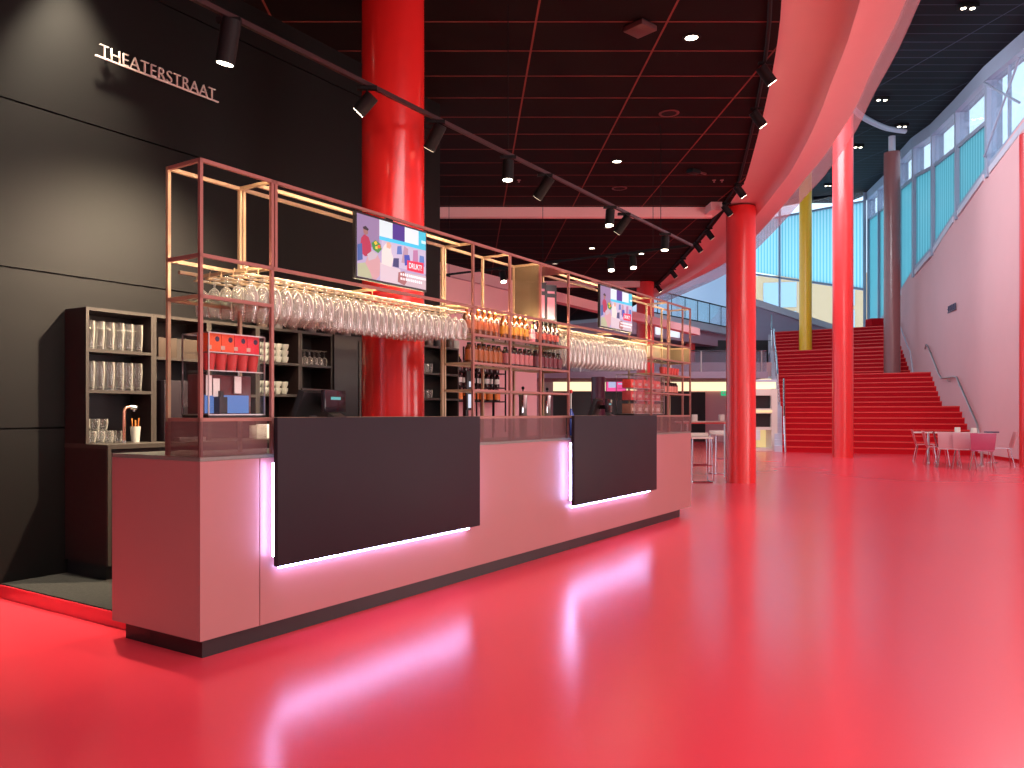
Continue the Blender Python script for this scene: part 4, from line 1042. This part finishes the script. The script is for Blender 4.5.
for s in (ua[0]+0.06, ua[0]+0.135, ua[0]+0.20):
    o = st_ if k == 0 else st_.copy()
    if k: C.objects.link(o)
    k += 1
    o.location = bw(s, DU+0.125, ZW+0.0865); tag(o, 'short clear tumbler stacked on top of the tumblers beside the copper tap', 'glass', 'stacked tumblers')
t = thing('water_tap', 'copper coloured water tap with bright spout on the back counter', 'tap', bw(sd(124, DU-0.02), DU-0.02, ZW), TH)
cop = mat('copper', (0.60, 0.30, 0.20), 0.25, metal=0.9)
MB().lathe([(0.002, 0), (0.02, 0), (0.02, 0.012), (0.013, 0.016), (0.013, 0.02), (0.002, 0.02)], 16).build('base', M['chrome'], t)
MB().tube([(0, 0, 0.01), (0, 0, 0.22), (0.005, 0, 0.24), (0.02, 0, 0.252), (0.05, -0.01, 0.258)], 0.0125, 12).build('pipe', cop, t)
MB().cyl((0.045, -0.01, 0.257), (0.085, -0.02, 0.252), 0.018).build('spout_head', M['chrome'], t)
MB().cyl((0.068, -0.015, 0.245), (0.068, -0.015, 0.225), 0.008).build('nozzle', M['steel'], t)
t = thing('straw_holder', 'white cup holding orange tipped straws beside the copper tap', 'cup', bw(sd(137, DU), DU+0.02, ZW), TH)
MB().lathe([(0.002, 0), (0.028, 0), (0.038, 0.115), (0.036, 0.115), (0.026, 0.006), (0.002, 0.006)], 16).build('cup_body', M['cup_white'], t)
for i in range(6):
    a = i*1.05; MB().tube([(0.012*math.cos(a), 0.012*math.sin(a), 0.007), (0.026*math.cos(a), 0.026*math.sin(a), 0.15+0.012*(i % 3))], 0.004, 6).build('straw', flat('orange_straw', (0.7, 0.25, 0.06)), t)
# white cup stacks, small stemmed glasses
cw = MB().lathe([(0.002, 0), (0.022, 0), (0.036, 0.03), (0.038, 0.055), (0.036, 0.055), (0.033, 0.03), (0.002, 0.006)], 14).build('coffee_cup', M['cup_white'])
k = 0
for zi, (zb0, lay, nm) in enumerate(((zd(280, 362.3, DU), 3, 'upper'), (zd(280, 394, DU), 2, 'lower'))):
    for l in range(lay):
        for i in range(5):
            o = cw if k == 0 else cw.copy()
            if k: C.objects.link(o)
            k += 1
            o.location = bw(ud[0]+0.06+i*0.077, DU+0.08+random.uniform(-.004, .004), zb0+0.0005+l*0.0555)
            tag(o, 'white cup in the stacks on the %s shelf of the cup shelf unit' % nm, 'cup', 'white cups on the %s shelf' % nm)
sm = stem_glass('stem_glass', 0.14, 0.028, 0.026, 0.06)
k = 0
ze = zd(315, 365, DU)
for d in (DU+0.07, DU+0.15):
    for i in range(6):
        o = sm if k == 0 else sm.copy()
        if k: C.objects.link(o)
        k += 1
        o.location = bw(ue[0]+0.06+i*0.062, d, ze+0.1408); tag(o, 'small stemmed glass standing upside down on the shelf beside the fridge', 'glass', 'small upturned stem glasses')
g2 = tumbler('tumbler', 0.10, 0.028, 0.033)
grid_of(g2, uc[0]+0.03, uc[1]-0.03, 6, (DU+0.08,), zd(230, 362, DU), 'clear tumbler on the upper shelf behind the acrylic case', 'tumblers behind the acrylic case', 'glass')
g3 = tumbler('tumbler', 0.10, 0.028, 0.033)
grid_of(g3, ug[0]+0.14, ug[0]+0.34, 3, (DU+0.08, DU+0.16), zd(430, 372.5, DU), 'clear tumbler on the top shelf beyond the thick red column', 'tumblers beyond the red column', 'glass')
g4 = tumbler('tumbler', 0.09, 0.028, 0.033)
grid_of(g4, ug[0]+0.14, ug[0]+0.34, 3, (DU+0.08,), zd(430, 398, DU), 'clear tumbler on the lower shelf beyond the thick red column', 'tumblers low beyond the red column', 'glass')
# jars on top of the units
jb = [flat('jar_bronze', (0.10, 0.06, 0.045), 0.3), flat('jar_grey', (0.16, 0.14, 0.13), 0.35)]
def jar(i):
    root = bpy.data.objects.new('storage_jar', None); C.objects.link(root)
    MB().lathe([(0.002, 0), (0.045, 0), (0.047, 0.01), (0.047, 0.11), (0.04, 0.12), (0.002, 0.12)], 16).build('jar_body', jb[i % 2], root)
    MB().lathe([(0.002, 0.12), (0.043, 0.12), (0.043, 0.14), (0.002, 0.142)], 16).build('jar_lid', M['black'], root)
    return root
for i, px in enumerate((262, 277, 292, 311, 330, 346)):
    o = jar(i); o.location = bw(sd(px, DU+0.12), DU+0.12, ZU+0.0005)
    tag(o, 'dark storage jar on top of the shelving before the thick red column', 'jar', 'jars on top of the shelving')
for i, px in enumerate((429, 440, 450)):
    o = jar(i); o.location = bw(sd(px, DU+0.12), DU+0.12, ZU+0.0005)
    tag(o, 'dark storage jar on top of the shelving beyond the thick red column', 'jar', 'jars beyond the red column')
o = tumbler('storage_jar', 0.10, 0.04, 0.042); o.data.materials[0] = M['cup_white']; o.location = bw(sd(458, DU+0.1)-0.05, DU+0.1, ZU+0.0005); tag(o, 'white jar at the far end of the top of the shelving', 'jar')
# coffee machine in unit b, with box above
t = thing('coffee_machine', 'black coffee machine in the shelf unit behind the acrylic case', 'coffee machine', bw(ub[0]+0.06, DU-0.06, ZW), TH)
bp_('housing', M['black_panel'], t, (0, 0.40, 0.02, 0.28, 0, 0.46), bevel=0.01)
bp_('drip_tray', M['steel'], t, (0.08, 0.32, -0.05, 0.02, 0, 0.03)); bp_('spout', M['steel'], t, (0.17, 0.23, -0.03, 0.02, 0.2, 0.26))
t = thing('cardboard_box', 'brown cardboard box on the shelf above the coffee machine', 'box', bw(ub[0]+0.06, DU+0.03, zd(180, 358, DU)+0.0005), TH)
bp_('carton', mat('kraft_card', (0.05, 0.03, 0.018), 0.8), t, (0, 0.36, 0, 0.18, 0, 0.15), bevel=0.004); bp_('tape', M['cab_edge'], t, (0.16, 0.2, -0.001, 0, 0, 0.15))
t = thing('napkin_box', 'white napkin dispenser on the back counter below the white cups', 'dispenser', bw(ud[0]-0.05, DU-0.05, ZW), TH)
bp_('housing', M['paper'], t, (0, 0.18, 0, 0.1, 0, 0.11), (0.21, 0.42, 0, 0.1, 0, 0.09), bevel=0.004)
bp_('napkin', M['white'], t, (0.03, 0.15, 0.02, 0.08, 0.11, 0.118))
# bottle shelving against the pink wall, seen through the rack
DP = D2
wl0, wl1 = sd(455, DP-0.25), sd(505, DP-0.25)
t = thing('wall_shelf', 'thin black metal wall shelving on the pink wall behind the rack', 'shelf', bw(wl0, DP-0.26, 0), TH)
W = wl1-wl0
for x in (0, W*0.4, W*0.75, W):
    MB().bar((x, 0, 0.9), (x, 0, zd(470, 345, DP-0.25)), 0.02).build('upright', M['black_metal'], t)
    MB().bar((x, 0.25, 0), (x, 0.25, zd(470, 345, DP-0.25)), 0.02).build('upright', M['black_metal'], t)
zws = [zd(470, y, DP-0.25) for y in (400.5, 386, 371)]
for z in zws: bp_('shelf', M['black_metal'], t, (0, W, 0, 0.25, z-0.02, z))
bb = bottle('wine_bottle', 0.28, 0.045, (M['dark_bottle'], M['paper'], M['black_metal']))
row(bb, wl0+0.25, wl1-0.1, 8, DP-0.15, zws[1]+0.0005, 'dark wine bottle on the middle shelf of the black wall shelving', 'wine bottles on the wall shelving')
bb = can('juice_bottle', 0.20, 0.06, M['amber'], flat('bright_orange_label', (0.85, 0.22, 0.03)), M['black_metal'])
row(bb, wl0+0.25, wl1-0.1, 6, DP-0.15, zws[0]+0.0005, 'orange labelled jar on the lowest shelf of the black wall shelving', 'orange jars on the wall shelving')
bb = bottle('wine_bottle', 0.26, 0.045, (M['dark_bottle'], r_lab, M['gold']))
row(bb, wl0+0.25, wl1-0.1, 7, DP-0.15, zws[2]+0.0005, 'dark bottle on the top shelf of the black wall shelving', 'bottles on the top wall shelf')

# ------------------------------------------------------------------ lettering on the black wall
s0, s1 = sd(93, 2.25), sd(216, 2.25); zl = zd(150, 77, 2.25)
t = thing('wall_lettering', 'white raised letters THEATERSTRAAT on a thin bar on the black wall', 'sign', bw(s0, 2.262, zl), TH)
wt = mat('white_letter_metal', (0.80, 0.72, 0.66), 0.4)
bp_('bar', wt, t, (0, s1-s0, -0.05, -0.035, -0.012, -0.002))
lt = text_mesh('THEATERSTRAAT', 0.138, 0.008, wt, 'lettering', t, (0.03, -0.042, -0.002), (math.pi/2, 0, 0), thin=-0.0035)
bx_ = max(v.co.x for v in lt.data.vertices); lt.scale = ((s1-s0-0.06)/bx_, 1.0, 1)
bp_('fixing', M['black_metal'], t, (0.1, 0.11, -0.036, 0.008, -0.010, -0.004), (s1-s0-0.11, s1-s0-0.1, -0.036, 0.008, -0.010, -0.004))
# small sign on the pink wall
ys = 26.4; xs = RX(ys)
t = thing('wall_sign', 'small dark lettered sign high on the pink wall beside the stairs', 'sign', (xs-0.03, ys, CZ+(CY-311)*ys/F), math.atan2(1, 0.34))
lm = mat('dark_blue_letters', (0.05, 0.05, 0.10), 0.5)
mb = MB()
for i in range(5):
    a = 0.13*i; mb.box(-0.36+a, -0.32+a, -0.02, 0.01, 0.02, 0.24)
    mb.box(-0.32+a, -0.27+a, -0.02, 0.01, 0.02+(0.18 if i % 2 else 0.08), 0.05+(0.18 if i % 2 else 0.08))
o = mb.build('lettering', lm, t); o.scale = (1.7, 1, 0.8); bp_('bar', lm, t, (-0.64, 0.40, -0.02, 0.01, -0.03, 0.0))

# ------------------------------------------------------------------ lighting tracks and spotlights
ZTk = 3.487
def track_at(px, d=0.4): return bw(sd(px, d), d, ZTk)
def mk_track(label, p, q, m=None):
    p, q = Vector(p), Vector(q); t = thing('lighting_track', label, 'lighting track', p)
    MB().bar((0, 0, 0), q-p, 0.026, 0.03).build('track', m or M['black_metal'], t, smooth=False)
    for f in (0.12, 0.5, 0.88):
        a = (q-p)*f; MB().tube([a, (a.x, a.y, HC-p.z-0.001)], 0.004, 6).build('suspension_wire', M['black_metal'], t)
    return t
pA, pB = bw(-1.2, 0.4, ZTk), bw(sd(692, 0.4), 0.4, ZTk)
mk_track('long lighting track hung on wires parallel to the bar', pA, pB, mat('track_bronze', (0.03, 0.012, 0.012), 0.4))
pC = pB+NB.to_3d()*4.6
mk_track('short black lighting track across the end of the bar', pB, pC)
def spot(loc, aim, label, lit=True, power=0, H=0.17, r=0.05, rail_z=None, angle=60, color=(1.0, 0.80, 0.58), blend=0.5):
    """track spotlight: adapter, arm, housing and lens; aim = direction the beam points"""
    t = thing('track_spotlight', label, 'spotlight', loc)
    ax = Vector(aim).normalized()
    bp_('adapter', M['black_metal'], t, (-0.07, 0.07, -0.018, 0.018, -0.025, 0.0))
    c = Vector((0, 0, -0.11))
    MB().tube([(0, 0, -0.02), (0, 0, -0.07), c-ax*0.02], 0.009).build('arm', M['black_metal'], t)
    a, b = c-ax*H*0.4, c+ax*H*0.6
    hs = MB().skin([(lambda mb_: mb_)(None)] if False else [], False) if False else None
    mb = MB(); mb.cyl(a, b, r, n=20); mb.build('housing', M['black_metal'], t)
    MB().cyl(b+ax*0.001, b+ax*0.004, r*0.84, n=20).build('lens', M['lens'] if lit else M['lens_dim'], t)
    if power:
        l = bpy.data.lights.new('spot_beam', 'SPOT'); l.energy = power; l.spot_size = math.radians(angle); l.spot_blend = blend; l.color = color; l.shadow_soft_size = 0.04
        o = bpy.data.objects.new('spot_beam', l); C.objects.link(o); o.parent = t; o.location = b+ax*0.02
        o.rotation_euler = ax.to_track_quat('-Z', 'Y').to_euler()
    return t
nb3, u3_ = NB.to_3d(), U.to_3d()
dn = Vector((0, 0, -1))
zt = ZTk-0.015
def on_track(px, d=0.4): p = track_at(px, d); p.z = zt; return p
spot(on_track(229), dn+nb3*0.25, 'black cylinder spotlight on the long track beside the white wall lettering', True, 60, 0.24, 0.055, angle=70)
pw = on_track(367); tg = bw(sd(120, 2.27), 2.27, zd(120, 375, 2.27))
spot(pw, tg-pw, 'lit black spotlight on the long track in front of the thick red column', True, 1300, 0.15, angle=84, blend=1.0, color=(1.0, 0.78, 0.54))
spot(on_track(436), dn*0.8+nb3*0.55, 'tilted black spotlight on the long track just past the thick red column', False, 0, 0.2)
spot(on_track(508), dn-u3_*0.05, 'lit black spotlight on the long track above the bottle shelves', True, 60, angle=75)
spot(on_track(545), dn*0.7+nb3*0.6, 'tilted unlit spotlight on the long track beside the hanging wire', False, 0, 0.22)
spot(on_track(610), dn-u3_*0.15, 'black spotlight on the long track just before the pink beam crosses it', True, 40, angle=75)
spot(on_track(624), dn*0.7+nb3*0.6, 'tilted unlit spotlight on the long track below the pink beam', False, 0, 0.22)
spot(on_track(665), dn-u3_*0.1, 'black spotlight near the far end of the long track', True, 40, angle=75)
def on_short(px):
    # the short track: find the point along NB whose image column is px
    lo, hi = 0, 4.6
    for _ in range(40):
        m_ = (lo+hi)/2; p = pB+nb3*m_; x = CX+p.x/p.y*F
        if x > px: lo = m_
        else: hi = m_
    p = pB+nb3*lo; p.z = zt; return p
spot(on_short(633), dn+Vector((0, -0.35, 0)), 'bright spotlight on the short black track, closest to its corner', True, 40)
spot(on_short(611), dn+Vector((0, -0.35, 0)), 'bright spotlight on the short black track, second from its corner', True, 40)
spot(on_short(503), dn+Vector((0.1, -0.4, 0)), 'bright spotlight on the short black track seen through the rack beside the perforated panel', True, 30)
spot(on_short(446), dn+Vector((0.2, -0.6, 0)), 'bright spotlight on the short black track beside the first screen', True, 30)
# curved edge track with spotlights
mb = MB(); cpts = [p+Vector((-0.10, 0, -0.02)) for p in IN if 3 < p.y < 23.5]
mb.tube(cpts, 0.02, 6)
tag(mb.build('lighting_track', M['black_metal']), 'curved black lighting track along the edge of the dark ceiling', 'lighting track')
def edge_at(px, py):
    best = min(IN, key=lambda p: (CX+p.x/p.y*F-px)**2+(CY-(p.z-CZ)/p.y*F-py)**2 if p.y > 1 else 1e9)
    return Vector((best.x-0.10, best.y, HC-0.05))
el = [((777, 62), True, 0, 'black spotlight on the curved edge track, closest to the top of the photo'),
      ((768, 108), True, 25, 'black spotlight on the curved edge track, second from the top of the photo'),
      ((744, 180), True, 25, 'black spotlight on the curved edge track, third from the top of the photo'),
      ((731, 203), False, 0, 'black spotlight on the curved edge track directly above the column past the bar end'),
      ((718, 228), False, 0, 'black spotlight on the curved edge track, fifth from the top of the photo'),
      ((705, 244), False, 0, 'black spotlight on the curved edge track, sixth from the top of the photo'),
      ((690, 262), True, 25, 'glowing spotlight on the curved edge track, third from its far end'),
      ((681, 268), False, 0, 'dark spotlight on the curved edge track, second from its far end'),
      ((662, 283), True, 20, 'glowing spotlight at the far end of the curved edge track')]
for (px, py), lit, pw, lb in el:
    spot(edge_at(px, py), dn*0.75+Vector((0.6, 0.1, 0)), lb, lit, pw, 0.2, 0.055, angle=70)
# recessed downlights in the dark ceiling
def downlight(px, py, label, lit=1, r=0.075):
    p = ceil_at(px, py); t = thing('downlight', label, 'ceiling light', p)
    MB().lathe([(r*0.8, -0.001), (r*1.15, -0.001), (r*1.15, -0.008), (r*0.8, -0.012)], 24, caps=False).build('trim_ring', M['black_metal'], t)
    MB().lathe([(0.002, -0.006), (r*0.8, -0.006)], 24, caps=False).build('diffuser', M['lens'] if lit else M['lens_dim'], t)
    if lit:
        l = bpy.data.lights.new('downlight_beam', 'SPOT'); l.energy = 30; l.spot_size = math.radians(100); l.spot_blend = 0.8; l.color = (1, 0.85, 0.66); l.shadow_soft_size = 0.06
        o = bpy.data.objects.new('downlight_beam', l); C.objects.link(o); o.parent = t; o.location = (0, 0, -0.03)
for (px, py, lb) in ((691.5, 37, 'bright round downlight beside the square grey ceiling box'), (617, 161, 'small lit downlight in the middle of the dark ceiling, before the pink beam'),
                     (608, 227, 'small downlight just beyond the pink beam'), (592, 248, 'small lit downlight beyond the pink beam, above the second screen'),
                     (641.5, 253.5, 'small lit downlight beyond the short black track'), (555, 263.5, 'small dim downlight at the left end of the short black track')):
    downlight(px, py, lb, 0 if py in (227, 263.5) else 1)
for px, py, r, lb in ((669, 113, 0.12, 'round red rimmed ceiling speaker between the downlights'), (619.5, 188, 0.12, 'round ceiling speaker just before the pink beam')):
    t = thing('ceiling_speaker', lb, 'speaker', ceil_at(px, py))
    MB().lathe([(r*0.75, -0.001), (r, -0.001), (r, -0.008), (r*0.75, -0.010)], 28, caps=False).build('rim', flat('dark_red_rim', (0.10, 0.02, 0.02)), t)
    MB().lathe([(0.002, -0.005), (r*0.75, -0.005)], 28, caps=False).build('grille', M['black_metal'], t)
p = ceil_at(640, 25); t = thing('access_point', 'square grey box fixed under the dark ceiling', 'box', p, math.radians(40))
bp_('housing', flat('grey_pink_plastic', (0.09, 0.035, 0.033)), t, (-0.11, 0.11, -0.11, 0.11, -0.06, -0.012), bevel=0.01)
bp_('mount', M['black'], t, (-0.1, 0.1, -0.1, 0.1, -0.012, 0.0))
p = ceil_at(695, 170); t = thing('ceiling_sensor', 'small black angular device on the dark ceiling near the edge track', 'sensor', p, 0.6)
bp_('housing', M['black_metal'], t, (-0.12, 0.06, -0.06, 0.06, -0.06, 0.0), bevel=0.01); bp_('bracket', flat('dark_red_rim', (0.10, 0.02, 0.02)), t, (0.06, 0.24, -0.015, 0.015, -0.03, -0.005))
# smoke detectors
for px, py, lb in ((515, 180, 'tiny pair of sprinkler heads on the dark ceiling near the first track spotlights'), (718, 180, 'tiny pair of sprinkler heads near the curved track')):
    t = thing('sprinkler', lb, 'sprinkler', ceil_at(px, py))
    for dx in (-0.06, 0.06): MB().lathe([(0.03, 0), (0.03, -0.006), (0.01, -0.008), (0.01, -0.03), (0.018, -0.034), (0.002, -0.036)], 10, (dx, 0, 0)).build('sprinkler_head', flat('pink_grey', (0.3, 0.12, 0.12)), t)
# twin spotlights under the high ceiling
def twin(px, py, Y, label, lit=True):
    p = at(px, py, Y); z = void_z(Y)
    t = thing('twin_spotlight', label, 'spotlight', (p.x, Y, z))
    bp_('housing', M['black_metal'], t, (-0.2, 0.2, -0.10, 0.10, -0.10, 0), bevel=0.01)
    for dx in (-0.1, 0.1): MB().lathe([(0.002, -0.105), (0.05, -0.105), (0.055, -0.101), (0.055, -0.098)], 18, (dx, 0, 0)).build('lens', M['lens'] if lit else M['lens_dim'], t)
def void_Y(py):
    lo, hi = 5, 46
    for _ in range(40):
        m_ = (lo+hi)/2
        if CY-(void_z(m_)-CZ)*F/m_ < py: lo = m_
        else: hi = m_
    return lo
mb = MB()
pts = [at(px, py, void_Y(py)-0.25) for px, py in ((838, 92), (858, 113), (872, 122), (888, 128.5), (905, 131))]
mb.tube(resample(pts, 16), 0.10)
struct(mb.build('trim_5', M['lavender']))
for px, py, lb in ((968, 4, 'lit twin spotlight under the high dark ceiling, closest to the top of the photo'), (882, 97, 'lit twin spotlight under the high dark ceiling beside the pink ceiling edge'), (902, 124, 'lit twin spotlight under the high dark ceiling above the mauve brown column'), (858, 145, 'small twin spotlight beyond the tall red column'), (828, 184, 'small twin spotlight beside the yellow column')):
    twin(px, py, void_Y(py), lb)

# wall washer recessed beside the wall above the frame
t = thing('downlight', 'recessed downlight washing the black wall above the white lettering', 'ceiling light', bw(sd(95, 1.97), 1.97, HC))
MB().lathe([(0.06, -0.001), (0.085, -0.001), (0.085, -0.008), (0.06, -0.012)], 24, caps=False).build('trim_ring', M['black_metal'], t)
MB().lathe([(0.002, -0.006), (0.06, -0.006)], 24, caps=False).build('diffuser', M['lens'], t)
l = bpy.data.lights.new('wash_beam', 'SPOT'); l.energy = 1050; l.spot_size = math.radians(62); l.spot_blend = 0.85; l.color = (1, 0.86, 0.64); l.shadow_soft_size = 0.05
o = bpy.data.objects.new('wash_beam', l); C.objects.link(o); o.parent = t; o.location = (0, 0, -0.03)

# ------------------------------------------------------------------ furniture
def bar_stool(loc, rz, label):
    t = thing('bar_stool', label, 'stool', loc, rz)
    w_, d_, hz = 0.17, 0.17, 0.77
    MB().box(-w_-0.02, w_+0.02, -d_, d_, hz, hz+0.035).build('seat', M['cream'], t, bevel=0.01)
    bp_('backrest', M['cream'], t, (-w_-0.02, w_+0.02, d_-0.02, d_, hz+0.035, hz+0.10), bevel=0.006)
    for x in (-w_, w_):
        for y in (-d_+0.02, d_-0.02): MB().tube([(x, y, hz), (x*1.08, y*1.1, 0.02)], 0.012).build('leg', M['chrome'], t)
        MB().tube([(x*1.08, -d_*1.05, 0.012), (x*1.08, d_*1.05, 0.012)], 0.012).build('runner', M['chrome'], t)
    for y in (-d_+0.02, d_-0.02): MB().tube([(-w_*1.05, y*1.03, 0.30), (w_*1.05, y*1.03, 0.30)], 0.010).build('footrest', M['chrome'], t)
    MB().tube([(-w_*1.08, -d_*1.05, 0.012), (w_*1.08, -d_*1.05, 0.012)], 0.012).build('runner', M['chrome'], t)
bar_stool(flr(700, 482), 0.0, 'chrome bar stool right behind the end of the bar counter')
bar_stool(flr(721.5, 474), 0.1, 'chrome bar stool beside the red column past the bar end')
tb_c = flr(711, 477.5)
t = thing('bar_table', 'narrow high table with pale top and red edge beside the bar end', 'table', tb_c)
MB().box(-0.62, 0.62, -0.28, 0.28, 1.045, 1.07).build('table_top', mat('pale_table_top', (0.62, 0.40, 0.33), 0.3), t, bevel=0.004)
MB().box(-0.60, 0.60, -0.26, 0.26, 1.025, 1.045).build('table_edge', M['nosing'], t)
for x in (-0.5, 0.33):
    for y in (-0.2, 0.2): MB().tube([(x, y, 1.03), (x, y, 0.0)], 0.018).build('leg', M['steel'], t)
for px, lb in ((694.5, 'white menu holder on the high table right beside the bar end'), (721.5, 'white menu holder on the high table in front of the red column')):
    p = at(px, 418, tb_c.y); o = MB().box(-0.05, 0.05, -0.03, 0.03, 0, 0.125).build('menu_holder', M['cream'], loc=(p.x, tb_c.y, 1.0705), bevel=0.004); tag(o, lb, 'menu holder')

def chair(loc, rz, m, label, mseat=None):
    """light cafe chair; faces local -y, back at +y"""
    t = thing('cafe_chair', label, 'chair', loc, rz)
    MB().hexa([(-0.22, -0.22, 0.43), (0.22, -0.22, 0.43), (0.20, 0.20, 0.415), (-0.20, 0.20, 0.415), (-0.22, -0.22, 0.445), (0.22, -0.22, 0.445), (0.20, 0.20, 0.43), (-0.20, 0.20, 0.43)]).build('seat', mseat or m, t, bevel=0.005)
    MB().hexa([(-0.21, 0.20, 0.44), (0.21, 0.20, 0.44), (0.21, 0.215, 0.44), (-0.21, 0.215, 0.44), (-0.235, 0.285, 0.80), (0.235, 0.285, 0.80), (0.235, 0.30, 0.80), (-0.235, 0.30, 0.80)]).build('backrest', m, t, bevel=0.006)
    for x in (-1, 1):
        for y0, y1 in ((-0.18, -0.23), (0.17, 0.25)): MB().tube([(x*0.17, y0, 0.42), (x*0.23, y1, 0.0)], 0.011).build('leg', M['chrome'], t)
    return t
pk, mg, dr, wh = flat('pink_chair_shell', (0.66, 0.25, 0.26), 0.3), flat('magenta_chair_shell', (0.50, 0.12, 0.22), 0.22), flat('dark_red_chair_shell', (0.16, 0.02, 0.03), 0.3), flat('pale_chair_shell', (0.66, 0.46, 0.48), 0.35)
def fl(px, Y): return Vector(((px-CX)*Y/F, Y, 0))
chair(fl(925, 20.6), math.radians(66), pk, 'pink cafe chair furthest from the pink wall, beside the stairs', pk)
chair(fl(937, 19.2), math.radians(68), pk, 'pink cafe chair, second from the stairs, at the pale tables', pk)
chair(fl(948, 18.6), math.radians(64), dr, 'dark red cafe chair between the pink chairs and the pale tables')
chair(fl(949, 18.2), math.radians(152), wh, 'pale cafe chair turned away at the pale tables, beside the dark red one')
chair(fl(964.5, 17.9), math.radians(150), wh, 'pale cafe chair turned away at the pale tables, beside the magenta one')
chair(fl(982, 17.3), math.radians(152), mg, 'glossy magenta cafe chair turned away at the pale tables')
chair(fl(1000, 18.4), math.radians(-114), pk, 'lone pink cafe chair at the edge of the pink wall', flat('silver_seat', (0.6, 0.55, 0.6), 0.25))
def table(px, Y, label, w_=0.62):
    t = thing('cafe_table', label, 'table', fl(px, Y), math.radians(-29))
    MB().box(-w_, w_, -0.36, 0.36, 0.735, 0.76).build('table_top', flat('pale_top', (0.74, 0.62, 0.56), 0.3), t, bevel=0.004)
    MB().tube([(-w_*0.5, 0, 0.735), (-w_*0.5, 0, 0.02)], 0.03).build('leg', M['steel'], t); MB().tube([(w_*0.5, 0, 0.735), (w_*0.5, 0, 0.02)], 0.03).build('leg', M['steel'], t)
    for x in (-w_*0.5, w_*0.5): MB().box(x-0.03, x+0.03, -0.30, 0.30, 0, 0.025).build('foot', M['steel'], t)
    return t
table(943, 19.75, 'pale cafe table nearest the stairs'); table(970, 18.85, 'pale cafe table in front of the magenta chair', 0.46)
for px, Y, lb, m in ((957.5, 19.5, 'white cup holder on the pale table nearest the stairs', M['cream']), (974, 18.85, 'white cup holder on the pale table by the magenta chair', M['cream'])):
    o = MB().box(-0.045, 0.045, -0.045, 0.045, 0, 0.12).build('menu_holder', m, loc=(fl(px, Y).x, Y, 0.7605), bevel=0.005); tag(o, lb, 'menu holder')
t = thing('small_table', 'small dark topped side table beyond the magenta chair', 'table', fl(991.5, 20.0))
MB().lathe([(0.002, 0.74), (0.16, 0.74), (0.16, 0.77), (0.002, 0.77)], 20).build('table_top', flat('navy_top', (0.05, 0.05, 0.11)), t)
MB().lathe([(0.14, 0), (0.14, 0.015), (0.02, 0.03), (0.02, 0.74)], 16).build('leg', M['steel'], t)
